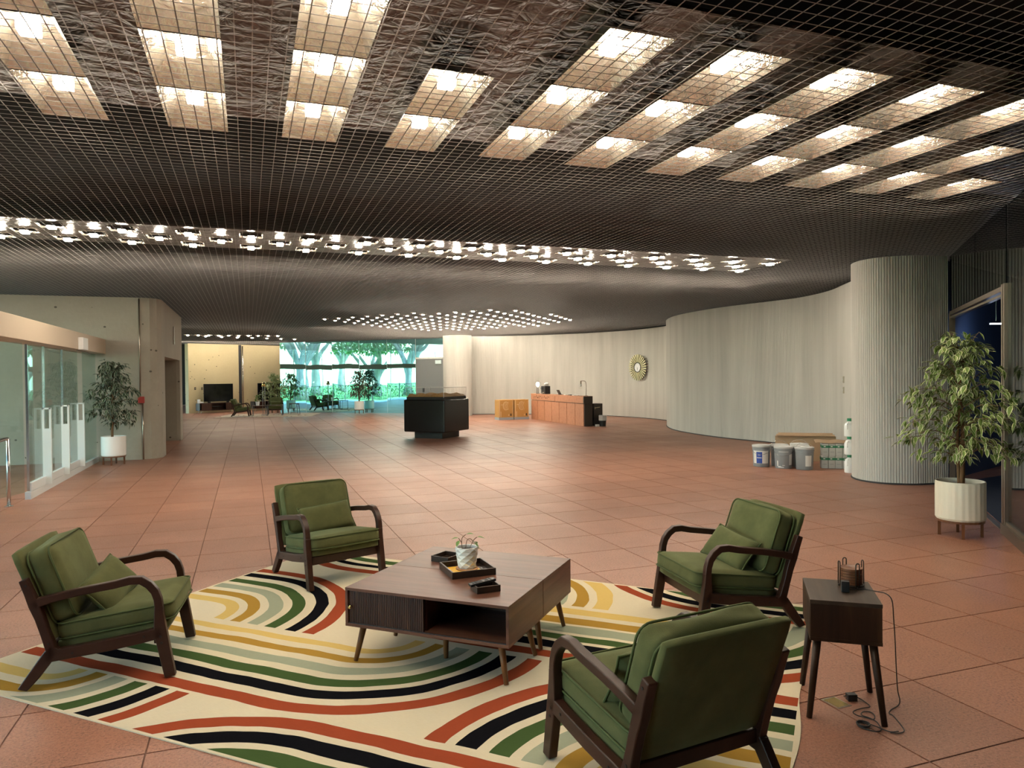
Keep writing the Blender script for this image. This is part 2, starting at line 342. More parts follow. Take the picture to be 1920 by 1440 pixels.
def obj(name, bm, m, parent=None, smooth=False, bevel=0., loc=None, rot=None, auto=None):
    me = mesh_of(name, bm, m, smooth or bevel > 0); o = bpy.data.objects.new(name, me); C.objects.link(o)
    if parent is not None: o.parent = parent
    if loc is not None: o.location = loc
    if rot is not None: o.rotation_euler = rot
    if bevel > 0:
        b = o.modifiers.new('bevel', 'BEVEL'); b.width = bevel; b.segments = 2; b.limit_method = 'ANGLE'; b.angle_limit = math.radians(40); b.harden_normals = True
    if auto:
        for p in me.polygons: p.use_smooth = True
        try: me.set_sharp_from_angle(angle=math.radians(auto))
        except Exception: pass
    return o
def mk(name, m, parent, fn, **kw):
    bm = bmesh.new(); fn(bm); return obj(name, bm, m, parent, **kw)
def bxo(name, m, parent, c, size, rot=None, **kw): return mk(name, m, parent, lambda b: box(b, c, size, rot), **kw)
def tag(o, label, cat, group=None, kind=None):
    if label: o['label'] = label
    if cat: o['category'] = cat
    if group: o['group'] = group
    if kind: o['kind'] = kind
    return o
def thing(name, label, cat, loc=(0, 0, 0), rz=0., group=None):
    o = bpy.data.objects.new(name, None); C.objects.link(o); o.empty_display_size = .1
    o.location = loc; o.rotation_euler = (0, 0, rz); return tag(o, label, cat, group)
def struct(o): o['kind'] = 'structure'; return o
def dup(root, loc=None, rz=None, label=None, group=None):
    def rec(o, par):
        c = o.copy(); C.objects.link(c); c.parent = par
        for ch in kids.get(o.name, []): rec(ch, c)
        return c
    kids = {}
    def coll(o):
        kids[o.name] = list(o.children)
        for ch in o.children: coll(ch)
    coll(root); r = rec(root, None)
    if loc is not None: r.location = loc
    if rz is not None: r.rotation_euler = (0, 0, rz)
    if label: r['label'] = label
    if group: r['group'] = group
    return r

# ================================================================== THE SETTING
ZT = 3.22          # wall tops (dark shadow gap above)
ZG = 3.27          # underside of the ceiling grid
ZS = 3.78          # plenum slab
def in_frame(x, y, z, m=40):
    w = Vector((x, y, z - CH)); d = w.dot(_f2)
    if d < .3: return None
    px = 960 + FPX * w.dot(_r3) / d; py = 720 - FPX * w.dot(_u3) / d
    return (px, py, d) if -m < px < 1920 + m and -m < py < 1440 + m else None

floor = struct(bxo('floor', 'grout', None, (4, 22.5, -.066), (26, 53, .12)))
bm = bmesh.new(); box(bm, (0, 0, -.008), (TX - .008, TY - .008, .016)); tile_me = mesh_of('tile', bm, 'terracotta')
near_t, rest_t = [], []
for i in range(-16, 28):
    for j in range(-10, 74):
        x = TX0 + TX * (i + .5); y = TY0 + TY * (j + .5)
        if not (-8.9 < x < 16 and -3.3 < y < 48.5): continue
        q = in_frame(x, y, 0, 90)
        (near_t.append((q[2], x, y)) if q else rest_t.append((x, y)))
near_t.sort()
for d, x, y in near_t[:300]:
    o = bpy.data.objects.new('floor_tile', tile_me); C.objects.link(o); o.parent = floor; o.location = (x, y, 0)
bm = bmesh.new()
for x, y in [(a[1], a[2]) for a in near_t[300:]] + rest_t: box(bm, (x, y, -.008), (TX - .008, TY - .008, .016))
o = obj('floor_tiles', bm, 'terracotta', floor); o['kind'] = 'stuff'

# ---- ceiling: dark slab, flat grid of bars hung below it
ceiling = struct(bxo('ceiling', 'plenum_black', None, (4, 22.5, ZS + .1), (26.4, 53.4, .2)))
PG = .0828
bm = bmesh.new(); box(bm, (0, 0, 0), (.0060, 40., .0014)); barY = mesh_of('grid_bar', bm, 'bar_metal')
bm = bmesh.new(); box(bm, (0, 0, 0), (22.4, .0050, .0014)); barX = mesh_of('grid_bar_cross', bm, 'bar_metal')
rest = bmesh.new(); nx = ny = 0
xs = sorted([-8.9 + PG * k for k in range(int(22.4 / PG))], key=lambda v: abs(v - 1.5))
for k, x in enumerate(xs):
    if k < 150:
        o = bpy.data.objects.new('grid_bar', barY); C.objects.link(o); o.parent = ceiling; o.location = (x, 18.5, ZG + .0008)
    else: box(rest, (x, 18.5, ZG + .0008), (.0060, 40., .0014))
for k in range(int(40 / PG)):
    y = 1.9 + PG * k if k < 150 else None
    if k < 150:
        o = bpy.data.objects.new('grid_bar', barX); C.objects.link(o); o.parent = ceiling; o.location = (2.3, y, ZG - .0008)
    else:
        y = 1.9 + PG * k if 1.9 + PG * k < 38.5 else 1.9 - PG * (k - int(36.6 / PG))
        box(rest, (2.3, y, ZG - .0008), (22.4, .0050, .0014))
o = obj('grid_bars', rest, 'bar_metal', ceiling); o['kind'] = 'stuff'

# ---- ribbons (curved walls)
def ribbon(name, pts, z0, z1, th, m, off=0., k=6, smooth=True):
    P = smooth_pts([(p[0], p[1], 0) for p in pts], k) if k > 1 else [Vector((p[0], p[1], 0)) for p in pts]
    bm = bmesh.new(); uvl = bm.loops.layers.uv.new('UVMap'); L = 0; rows = []
    for i, p in enumerate(P):
        d = (P[min(i + 1, len(P) - 1)] - P[max(i - 1, 0)]).normalized(); n = Vector((-d.y, d.x, 0))
        if i: L += (p - P[i - 1]).length
        a = p + n * off; b = p + n * (off + th)
        rows.append(([bm.verts.new((a.x, a.y, z0)), bm.verts.new((a.x, a.y, z1)), bm.verts.new((b.x, b.y, z1)), bm.verts.new((b.x, b.y, z0))], L))
    for (A, la), (B, lb) in zip(rows, rows[1:]):
        for q in range(4):
            f = bm.faces.new((A[q], A[(q + 1) % 4], B[(q + 1) % 4], B[q])); f.smooth = smooth
            for lp in f.loops:
                l_ = la if lp.vert in A else lb; lp[uvl].uv = (l_ + (0 if q == 0 else .4 * q), lp.vert.co.z)
    bm.faces.new(rows[0][0][::-1]); bm.faces.new(rows[-1][0])
    o = obj(name, bm, m)
    for p_ in o.data.polygons: p_.use_smooth = smooth
    try: o.data.set_sharp_from_angle(angle=math.radians(50))
    except Exception: pass
    return struct(o)
WR = [(8.2, 29.1), (8.7, 28.8), (9.7, 28.4), (11.3, 27.3), (12.65, 25.6), (13.25, 24.1), (13.45, 22.7), (13.3, 21.2), (12.7, 20.25), (12.03, 19.35), (11.35, 17.9), (11.05, 16.5), (10.98, 15.0), (11.18, 13.6),
      (11.25, 12.7), (10.95, 11.6), (10.4, 10.6), (10.05, 10.0), (9.75, 9.5), (9.38, 9.14), (8.98, 8.90), (8.62, 8.66), (8.42, 8.3), (8.46, 7.95), (8.72, 7.71), (9.0, 7.63), (9.32, 7.6)]
ribbon('wall_right', WR, 0, ZT, .25, 'fluted_concrete')
ribbon('foot_shadow_right', WR, 0, .022, .02, 'wall_dark', off=-.012)  # thin black strip drawn as the shadow line at the wall foot
# round column far down the hall
bm = bmesh.new(); uvl = bm.loops.layers.uv.new('UVMap'); N = 40; rc = .58
ra = [bm.verts.new((7.96 + rc * math.cos(2 * PI * k / N), 28.45 + rc * math.sin(2 * PI * k / N), 0)) for k in range(N)]
rb = [bm.verts.new((v.co.x, v.co.y, ZT)) for v in ra]
for k in range(N):
    f = bm.faces.new((ra[k], ra[(k + 1) % N], rb[(k + 1) % N], rb[k])); f.smooth = True
    for lp, (uu, vv) in zip(f.loops, ((k, 0), (k + 1, 0), (k + 1, ZT), (k, ZT))): lp[uvl].uv = (uu * 2 * PI * rc / N, vv)
bm.faces.new(rb)
struct(obj('wall_column', bm, 'fluted_concrete', smooth=False, auto=50))

# ---- concrete entrance block on the left
bm = bmesh.new()
prism(bm, [(-9.2, 16.15), (-2.02, 16.15), (-1.84, 16.19), (-1.72, 16.29), (-1.66, 16.45), (-1.65, 16.62), (-1.65, 16.95), (-9.2, 16.95)], 0, ZT)
prism(bm, [(-2.45, 16.95), (-1.65, 16.95), (-1.65, 20.7), (-2.45, 20.7)], 2.07, ZT)
prism(bm, [(-2.45, 16.95), (-2.02, 16.95), (-2.02, 20.7), (-2.45, 20.7)], 0, 2.07)
prism(bm, [(-9.2, 20.7), (-1.75, 20.7), (-1.67, 20.74), (-1.65, 20.82), (-1.65, 21.2), (-9.2, 21.2)], 0, ZT)
wall_left = struct(obj('wall_left', bm, 'concrete'))
# concrete wall behind the far seating, yellow from lamplight kept in its colour
def seg_prism(bm, a, b, th, z0, z1):
    d = (Vector((b[0] - a[0], b[1] - a[1], 0))).normalized(); n = Vector((-d.y, d.x, 0)) * th
    prism(bm, [(a[0], a[1]), (b[0], b[1]), (b[0] + n.x, b[1] + n.y), (a[0] + n.x, a[1] + n.y)], z0, z1)
FA, FB = (-2.58, 36.5), (1.75, 38.7)
bm = bmesh.new(); seg_prism(bm, FA, FB, .35, 0, ZT); struct(obj('wall_far', bm, 'concrete_lamplit'))
fd = Vector((FB[0] - FA[0], FB[1] - FA[1], 0)).normalized(); fn = Vector((fd.y, -fd.x, 0))
def farp(l, off): p = Vector((*FA, 0)) + fd * l + fn * off; return (p.x, p.y)
bm = bmesh.new(); seg_prism(bm, farp(2.42, .012), farp(2.56, .012), .02, 0, ZT - .02); struct(obj('trim_1', bm, 'wall_dark'))
bm = bmesh.new(); p = farp(2.60, .05); tube(bm, [(p[0], p[1], .05), (p[0], p[1], 3.15)], .025, 8); struct(obj('trim_2', bm, 'steel', smooth=True))

# ---- shell that closes the place off, out of view
struct(bxo('wall_back', 'wall_dark', None, (4, -3.9, 1.95), (26.4, .3, 3.9)))
struct(bxo('wall_outer', 'wall_dark', None, (17.0, 22.5, 1.95), (.3, 53.4, 3.9)))
struct(bxo('wall_end', 'wall_dark', None, (4, 49, 1.95), (26.4, .3, 3.9)))
struct(bxo('wall_side', 'wall_dark', None, (5.45, -.3, 1.95), (.2, 7.1, 3.9)))

# ---- glazing along the garden side
win = struct(bxo('window_1', 'beige_paint', None, (-9.0, 22.5, 2.25), (.30, 52.6, .30)))
bm = bmesh.new(); box(bm, (0, 0, 1.05), (.012, 1.56, 2.1)); paneL = mesh_of('pane', bm, 'window_glass')
bm = bmesh.new(); box(bm, (0, 0, 2.82), (.012, 1.56, .84)); paneU = mesh_of('pane_upper', bm, 'window_glass')
bm = bmesh.new(); box(bm, (0, 0, 1.62), (.05, .04, 3.24)); mull = mesh_of('mullion', bm, 'aluminium')
y = -3.6
while y < 48.5:
    o = bpy.data.objects.new('mullion', mull); C.objects.link(o); o.parent = win; o.location = (0, y - 22.5, -2.25)
    for me in (paneL, paneU):
        o = bpy.data.objects.new('pane', me); C.objects.link(o); o.parent = win; o.location = (0, y + .8 - 22.5, -2.25)
    y += 1.6
for ch in win.children: ch.location += Vector((0, 0, 0))
win.data.transform(Matrix.Translation((9.0, -22.5, -2.25))); win.location = (-9.0, 22.5, 2.25)

# ---- mirrored glass partition at the far end, in panes
GD = Vector((.785, -.6195, 0)); GN = Vector((-.6195, -.785, 0)); G0 = Vector((1.40, 35.43, 0))
mirror = thing('window_2', None, None); struct(mirror); mirror.location = G0
ang = math.atan2(GD.y, GD.x); pw = 1.386
for k in range(5):
    t_ = bxo('mirror_pane', 'mirror_glass', mirror, (0, 0, 1.61), (pw - .012, .02, 3.22)); t_.location = GD * (pw * (k + .5)); t_.rotation_euler = (math.radians((.05, -.08, .06, -.05, .1)[k]), 0, ang + math.radians((.25, -.2, .1, -.3, .2)[k]))
    t_ = bxo('joint', 'teal_white', mirror, (0, 0, 1.61), (.012, .03, 3.22)); t_.location = GD * (pw * (k + 1)); t_.rotation_euler = (0, 0, ang)
Gend = G0 + GD * (pw * 5)
# grey door beside the round column with a glazed transom
dr = struct(bxo('door_1', 'grey_paint', None, (.68, 0, 1.17), (1.32, .06, 2.34))); dr.location = Gend; dr.rotation_euler = (0, 0, ang)
bxo('door_head', 'white_paint', dr, (.68, -.01, 2.38), (1.34, .09, .07)); bxo('transom_pane', 'mirror_glass', dr, (.68, 0, 2.82), (1.32, .02, .80))
bxo('door_handle', 'black_plastic', dr, (.38, -.05, 1.0), (.07, .05, .16)); bxo('exit_sign', 'teal_white', dr, (1.1, -.06, 2.2), (.28, .05, .16))

# ---- vestibule on the left: fascia beam and glass doors
struct(bxo('trim_3', 'beige_paint', None, (-2.80, 12.0, 2.245), (.36, 8.3, .285), bevel=.006))
vest = struct(bxo('window_3', 'white_metal', None, (-2.80, 13.75, .05), (.07, 4.72, .10)))
vest.data.transform(Matrix.Translation((2.80, -13.75, 0))); vest.location = (-2.8, 13.75, 0)
bxo('pane', 'clear_glass', vest, (0, 1.78, 1.1), (.012, 1.15, 2.0))
def glass_door(y0, y1, label):
    d = thing('glass_door', label, 'door', (-2.80, y0, 0), 0, 'glass entrance doors under the beige beam'); w = y1 - y0
    bxo('pane', 'clear_glass', d, (.0, w / 2, 1.1), (.012, w - .03, 1.98)); bxo('bottom_rail', 'white_metal', d, (.01, w / 2, .16), (.05, w - .02, .11))
    bxo('stile', 'steel', d, (0, .01, 1.1), (.03, .02, 1.98))
    pl = bxo('door_pull', 'white_metal', d, (.055, w - .06, .50), (.11, .05, .80))
    for c, sz in (((.012, w - .06, 1.05), (.022, .05, .30)), ((.098, w - .06, 1.05), (.022, .05, .30)), ((.055, w - .06, 1.19), (.11, .05, .022))): bxo('pull_frame', 'white_metal', pl, c, sz)
    return d
glass_door(11.42, 12.25, 'glass entrance door nearest the steel handrail')
glass_door(12.27, 13.38, 'glass entrance door between the two others, below the closer box')
glass_door(13.40, 14.52, 'glass entrance door nearest the concrete wall and potted tree')
sp = thing('glass_screen', 'angled glass side panel beside the steel handrail', 'glass panel', (-2.84, 11.34, 0), 0)
bxo('pane', 'clear_glass', sp, (0, 0, 1.1), (.012, 1.9, 2.0)).location = (-.33, -.86, 0); sp.children[0].rotation_euler = (0, 0, -.36)
bxo('bottom_rail', 'white_metal', sp, (0, 0, .05), (.06, 1.9, .1)).location = (-.33, -.86, 0); sp.children[1].rotation_euler = (0, 0, -.36)
b_ = thing('door_closer', 'white door closer box on the beige beam above the glass doors', 'door closer', (-2.62, 13.9, 2.10), 0)
bxo('box', 'white_plastic', b_, (.035, 0, .10), (.07, .42, .20), bevel=.004); mk('arm', 'bronze_metal', b_, lambda b: tube(b, [(.03, -.45, -.02), (.06, 0, -.03), (.03, .6, -.05)], .012, 6))
h = thing('handrail', 'brushed steel handrail post in front of the glass screen', 'handrail', (-2.88, 10.87, 0), 0)
mk('post', 'steel', h, lambda b: tube(b, [(0, 0, 0), (0, 0, .86)], .022, 10), smooth=True); mk('rail', 'steel', h, lambda b: tube(b, smooth_pts([(0, 0, .86), (-.08, -.22, .83), (-.42, -1.15, .56)], 4), .022, 10), smooth=True)
mk('base_plate', 'steel', h, lambda b: cyl(b, (0, 0, 0), (0, 0, .008), .05, n=16)); mk('post', 'steel', h, lambda b: tube(b, [(-.36, -.98, 0), (-.36, -.98, .60)], .022, 10), smooth=True)
# conduit with a red call point on the concrete
p_ = thing('alarm_point', 'small red alarm box under a thin conduit on the concrete wall', 'fire alarm', (-2.0, 16.13, 0), 0)
bxo('box', 'red_paint', p_, (0, -.03, 1.19), (.115, .06, .13), bevel=.006); mk('conduit', 'champagne_metal', p_, lambda b: tube(b, [(-.02, 0, 1.25), (-.02, 0, 3.2)], .014, 8), smooth=True); mk('conduit', 'champagne_metal', p_, lambda b: tube(b, [(.02, 0, 0), (.02, 0, 1.13)], .016, 8), smooth=True)
rv = thing('wall_slot', 'dark vertical slot light on the concrete lintel', 'wall light', (-1.645, 18.9, 2.62), 0)
bxo('slot', 'bronze_metal', rv, (.01, 0, 0), (.02, .10, .42))

# ---- 45-degree glass partition on the right with a door opening to a dark room
A0 = Vector((9.36, 7.60, 0)); AD = Vector((-.6845, -.729, 0)); aang = math.atan2(AD.y, AD.x)
part = thing('window_4', None, None); struct(part); part.location = A0; part.rotation_euler = (0, 0, aang)
JL = 3.48; LL = 6.05
bxo('jamb', 'champagne_metal', part, (JL, 0, 1.27), (.05, .07, 2.34)); bxo('jamb', 'champagne_metal', part, (JL + .09, 0, 1.27), (.05, .07, 2.34)); bxo('jamb_core', 'wall_dark', part, (JL + .045, 0, 1.27), (.045, .05, 2.34)); bxo('jamb', 'bronze_metal', part, (.18, 0, 1.2), (.05, .07, 2.4))
bxo('head_rail', 'bronze_metal', part, ((.18 + JL) / 2, 0, 2.40), (JL - .18, .06, .05)); bxo('head_rail', 'champagne_metal', part, ((.18 + JL) / 2, .0, 2.34), (JL - .18, .05, .025))
bxo('curb', 'bronze_metal', part, ((JL + LL) / 2, 0, .05), (LL - JL, .10, .10)); bxo('sill_rail', 'champagne_metal', part, ((JL + LL) / 2, 0, .115), (LL - JL, .05, .03))
for a_, b_2 in ((.02, 1.9), (1.91, JL + .04)): bxo('transom_pane', 'grey_glass', part, ((a_ + b_2) / 2, 0, 2.82), (b_2 - a_, .012, .78))
bxo('pane', 'grey_glass', part, ((JL + .12 + LL) / 2, 0, 1.66), (LL - JL - .12, .012, 3.06))
bxo('threshold', 'champagne_metal', part, (JL / 2, 0, .004), (JL, .05, .008))
n_ = Vector((-AD.y, AD.x, 0)) * -1
bm = bmesh.new(); prism(bm, [(9.45, 7.62), (5.5, 3.42), (5.56, -3.7), (16.8, -3.7), (16.8, 9)], .0005, .003); struct(obj('floor_side_room', bm, 'navy_floor'))
struct(bxo('wall_side_room', 'navy_wall', None, (13.2, 3.0, 1.6), (.2, 13.4, 3.2))); struct(bxo('trim_4', 'wall_dark', None, (13.05, 6.2, 1.1), (.06, .9, 2.2)))
bm = bmesh.new(); seg_prism(bm, (9.4, 7.75), (13.2, 9.2), .15, 0, 3.2); struct(obj('wall_room_end', bm, 'navy_wall'))

for x_, y_, lb in ((10.3, 7.62, 'slim white tube lamp in the dark side room, nearer the column'), (11.6, 6.2, 'slim white tube lamp deeper in the dark side room')):
    tl_ = thing('tube_lamp', lb, 'ceiling lamp', (x_, y_, 2.28), -.5); bxo('tube', 'tube_glow', tl_, (0, 0, 0), (.16, .02, .012)); bxo('housing', 'aluminium', tl_, (0, 0, .016), (.18, .03, .02)); mk('hanger', 'steel', tl_, lambda b: tube(b, [(0, 0, .04), (0, 0, 1.49)], .004, 6))
# ---- ceiling lamps: foil coffers with a glowing lens, seen through the grid
bm = bmesh.new()
def frust(bm, a0, b0, z0, a1, b1, z1):
    lo = [bm.verts.new(v) for v in ((-a0, -b0, z0), (a0, -b0, z0), (a0, b0, z0), (-a0, b0, z0))]; hi = [bm.verts.new(v) for v in ((-a1, -b1, z1), (a1, -b1, z1), (a1, b1, z1), (-a1, b1, z1))]
    for k in range(4): bm.faces.new((lo[k], lo[(k + 1) % 4], hi[(k + 1) % 4], hi[k]))
    bm.faces.new(hi)
frust(bm, .20, .385, 3.415, .11, .16, 3.56); coffer = mesh_of('reflector', bm, 'foil_silver', recalc=False)
bm = bmesh.new(); frust(bm, .15, .15, 3.535, .135, .135, 3.555); coffer_s = mesh_of('reflector_small', bm, 'foil_silver', recalc=False)
bm = bmesh.new(); box(bm, (0, 0, 3.505), (.10, .10, .06)); lens = mesh_of('lens', bm, 'lamp_glow')
bm = bmesh.new(); box(bm, (0, 0, 3.515), (.085, .11, .03)); lens_s = mesh_of('lens_small', bm, 'lamp_glow_far')
bm = bmesh.new(); frust(bm, .10, .10, 3.535, .09, .09, 3.555); coffer_t = mesh_of('reflector_tiny', bm, 'foil_brown', recalc=False)
bm = bmesh.new(); box(bm, (0, 0, 3.52), (.07, .075, .022)); lens_t = mesh_of('lens_tiny', bm, 'lamp_glow_dots')
def lamp(x, y, label, group, small=False, tiny=False):
    r = thing('ceiling_lamp', label, 'ceiling lamp', (x, y, 0), 0, group)
    for nm, me in (('reflector', coffer_t if tiny else coffer_s if small else coffer), ('lens', lens_t if tiny else lens_s if small else lens)):
        o = bpy.data.objects.new(nm, me); C.objects.link(o); o.parent = r
L1 = ('square ceiling lamp in a foil coffer above the grid over the near seating', 'coffer lamps over the near seating')
for i in range(0, 11):
    for k in range(0, 6):
        if k == 2 and i == 3: continue
        if k >= 3 and i > 2: continue
        x = -1.088 + .7753 * i; y = 5.392 - .7878 * k
        if x - 6.98 > (y - 5.05) * .94 - .05: continue
        lamp(x, y, *L1)
L2 = ('square ceiling lamp in the narrow lit band across the hall', 'lamps of the lit band across the hall')
for k in range(-11, 12):
    for off, y in ((.065, 10.57), (-.33, 11.0), (.065, 11.43)):
        x = off + .785 * k
        if -8.5 < x < 8.75: lamp(x, y, *L2, small=True)
L3 = ('small bright ceiling lamp in the dense field before the reception desk', 'lamp field before the reception desk')
POLY = [(2.0, 25.0), (4.0, 27.8), (4.9, 28.6), (7.0, 30.3), (7.7, 29.8), (9.3, 28.9), (9.8, 27.4), (10.9, 26.3), (10.9, 23.3), (8.8, 21.0), (7.4, 19.8), (6.1, 20.7), (3.2, 23.3)]
def inside(x, y):
    c = False
    for (x0, y0), (x1, y1) in zip(POLY, POLY[1:] + POLY[:1]):
        if (y0 > y) != (y1 > y) and x < (x1 - x0) * (y - y0) / (y1 - y0) + x0: c = not c
    return c
for j in range(22):
    y = 19.9 + .50 * j
    for k in range(16):
        x = .065 + .785 * k + (.3925 if j % 2 else 0)
        if inside(x, y): lamp(x, y, *L3, tiny=True)
L4 = ('small bright ceiling lamp in the row washing the yellow-lit far wall', 'lamps washing the far wall')
for k in range(11): lamp(-2.9 + .42 * k, 35.2 + .0 * k, *L4, small=True)
for k in range(7):
    q = farp(.5 + .75 * k, .75); lamp(q[0], q[1], *L4, small=True)
# brown foil between the coffers
for nm, c, sz in (('foil_panel', (-.15, 3.9, 3.585), (3.3, 4.0, .02)), ('foil_panel', (4.9, 4.65, 3.585), (6.8, 2.5, .02)), ('foil_panel', (.1, 11.0, 3.565), (17.6, 1.5, .02)), ):
    bxo(nm, 'foil_brown', ceiling, c, sz)

# ================================================================== NEAR SEATING
RA = math.radians(45.97)                      # rug axis: t runs far-right, s runs near-right
AT = Vector((.695, .719, 0)).normalized(); BS = Vector((.719, -.695, 0)).normalized()
RUG0 = AT * 2.285 + BS * -4.40
def rug_pt(s, t, z=0): p = RUG0 + BS * s + AT * t; return (p.x, p.y, z)
bm = bmesh.new(); NS, NTT = 96, 70; grid = []
def rugz(s, t):
    w = .0022 * math.sin(s * 9 + 1.3 * math.sin(t * 5)) * math.exp(-((s - 1.0) ** 2 / .6 + (t - .9) ** 2 / .5)) + .0020 * math.sin(t * 17 + s * 4) * math.exp(-((s - .4) ** 2 / .3 + (t - 1.9) ** 2 / .2)) + .0015 * math.sin(t * 11) * math.exp(-((s - 4.2) ** 2 / .05))
    return .0065 + w
for i in range(NS + 1):
    row = []
    for j in range(NTT + 1):
        s = 4.23 * i / NS; t = 3.06 * j / NTT
        es = .012 * math.sin(t * 7.0) * (i == NS) + .006 * math.sin(t * 5 + 1) * (i == 0); et = .008 * math.sin(s * 3.1) * (j == NTT)
        row.append(bm.verts.new((s + es, t + et, rugz(s, t))))
    grid.append(row)
for i in range(NS):
    for j in range(NTT): bm.faces.new((grid[i][j], grid[i + 1][j], grid[i + 1][j + 1], grid[i][j + 1]))
geo = bmesh.ops.extrude_face_region(bm, geom=bm.faces[:])
for v in geo['geom']:
    if isinstance(v, bmesh.types.BMVert): v.co.z = .001
rug = obj('area_rug', bm, 'rug_weave', smooth=False, auto=40)
rug.matrix_world = Matrix(((BS.x, AT.x, 0, RUG0.x), (BS.y, AT.y, 0, RUG0.y), (0, 0, 1, 0), (0, 0, 0, 1)))
rug.location.z = .0
tag(rug, 'large cream rug with curved red, black, green and gold bands', 'rug')
RZ = .0105     # top of the rug where furniture stands

def make_chair(name, label, group, simple=False):
    r = thing(name, label, 'armchair', (0, 0, 0), 0, group)
    fw = 'frame_wood'
    for sgn in (-1, 1):
        y0, y1 = sorted((sgn * .282, sgn * .324))
        def pr(nm, cl, par=r, **kw):
            return mk(nm, fw, par, lambda b: prism(b, [(q[0], max(q[1], 0.)) for q in strip(cl)], y0, y1, 'y'), bevel=.006)
        pr('leg', [(.354, .0, .056), (.330, .13, .060), (.308, .25, .064), (.303, .34, .046), (.303, .385, .041)])
        arm = pr('armrest', [(.303, .378, .041), (.298, .42, .040), (.284, .462, .040), (.256, .499, .041), (.218, .526, .042), (.165, .528, .042), (.10, .514, .040), (-.072, .490, .039), (-.20, .466, .040), (-.262, .450, .046), (-.29, .44, .05)])
        post = pr('back_post', [(-.331, .572, .040), (-.306, .505, .044), (-.283, .44, .052), (-.258, .37, .046), (-.235, .29, .044), (-.204, .19, .052)])
        pr('leg', [(-.188, .215, .05), (-.225, .165, .060), (-.29, .075, .056), (-.342, .0, .054)])
        rail = pr('side_rail', [(-.24, .166, .060), (-.10, .182, .060), (.05, .198, .062), (.20, .220, .060), (.32, .243, .062)])
        ys = sgn * .325
        if not simple:
            for (x, z), par in (((-.218, .235), post), ((-.109, .178), rail), ((.230, .229), rail), ((.311, .222), rail), ((.316, .188), rail), ((-.316, .542), post)):
                mk('screw', 'screw_black', par, lambda b: cyl(b, (x, ys - sgn * .004, z), (x, ys + sgn * .0012, z), .0065, n=10))
    bxo('front_rail', fw, r, (.285, 0, .205), (.030, .57, .062), bevel=.004); bxo('rear_rail', fw, r, (-.205, 0, .20), (.030, .57, .055), bevel=.004)
    gv = 'green_velvet'
    # upholstered seat board and back panel
    tilt = -.118
    mk('seat_board', gv, r, lambda b: cushion(b, .54, .555, .055, .018, .0, 6), smooth=True, loc=(.075, 0, .240), rot=(0, tilt, 0))
    back_a = math.atan2(-.185, .48)       # lean of the back
    mk('back_panel', gv, r, lambda b: cushion(b, .045, .575, .500, .018, .004, 8), smooth=True, loc=(-.292, 0, .472), rot=(0, -.365, 0))
    seat = mk('seat_cushion', gv, r, lambda b: cushion(b, .565, .560, .104, .036, .014, 14, .003, 3), smooth=True, loc=(.087, 0, .312), rot=(0, tilt, 0))
    for z in (.040, -.040): mk('piping', 'green_piping', seat, lambda b: tube(b, rrect(.566, .561, .045, z), .0052, 6, closed=True), smooth=True)
    back = mk('back_cushion', gv, r, lambda b: cushion(b, .128, .545, .395, .040, .018, 14, .005, 7), smooth=True, loc=(-.216, 0, .518), rot=(0, -.345, 0))
    def loop(x):
        return [(x, q[0], q[1]) for q in rrect(.550, .398, .055, 0)]
    for x in (.052, -.052): mk('piping', 'green_piping', back, lambda b: tube(b, loop(x), .0052, 6, closed=True), smooth=True)
    def pil(b):
        n = 16; sx, sy = .46, .235; top = {}; bot = {}
        for i in range(n + 1):
            for j in range(n + 1):
                u = -1 + 2 * i / n; v = -1 + 2 * j / n
                cx = u * sx / 2 * (1 - .055 * (1 - v * v)); cy = v * sy / 2 * (1 - .07 * (1 - u * u))
                h = .052 * ((1 - u ** 4) * (1 - v ** 4)) ** .55
                top[i, j] = b.verts.new((cx, cy, h)); bot[i, j] = top[i, j] if (i in (0, n) or j in (0, n)) else b.verts.new((cx, cy, -h))
        for i in range(n):
            for j in range(n):
                b.faces.new((top[i, j], top[i + 1, j], top[i + 1, j + 1], top[i, j + 1])); b.faces.new((bot[i, j], bot[i, j + 1], bot[i + 1, j + 1], bot[i + 1, j]))
    p = mk('lumbar_pillow', gv, r, pil, smooth=True)
    def edge(b):
        pts = []
        for k in range(48):
            a = k / 12; q = int(a); f = a - q; u, v = ((-1 + 2 * f, -1), (1, -1 + 2 * f), (1 - 2 * f, 1), (-1, 1 - 2 * f))[q]
            pts.append((u * .23 * (1 - .055 * (1 - v * v)), v * .1175 * (1 - .07 * (1 - u * u)), 0))
        tube(b, pts, .005, 6, closed=True)
    mk('piping', 'green_piping', p, edge, smooth=True)
    return r
def pose_pillow(ch, loc, up, yawp, roll):
    """lay the pillow: width across the chair, leaning back"""
    p = [c for c in ch.children if c.name.startswith('lumbar_pillow')][0]
    m = Matrix.Rotation(yawp, 4, 'Z') @ Matrix.Rotation(-up, 4, 'Y') @ Matrix(((0, 0, 1, 0), (1, 0, 0, 0), (0, 1, 0, 0), (0, 0, 0, 1))) @ Matrix.Rotation(roll, 4, 'Z')
    p.matrix_local = Matrix.Translation(loc) @ m
GRP = 'green armchairs around the coffee table'
chL = make_chair('armchair', 'green armchair with its pillow tipped up on one corner', GRP)
def put(c, x, y, fx, fy): c.location = (x, y, RZ); c.rotation_euler = (0, 0, math.atan2(fy, fx))
chB = dup(chL, label='green armchair between the coffee table and the black display case, its pillow straight across'); chR = dup(chL, label='green armchair beside the wooden side table, facing the coffee table'); chF = dup(chL, label='green armchair showing its plain upholstered back')
put(chL, -.735, 4.615, .995, -.097); put(chB, .583, 6.02, .33, -.944); put(chR, 2.915, 3.99, -.995, .10); put(chF, 1.505, 2.478, -.117, .993)
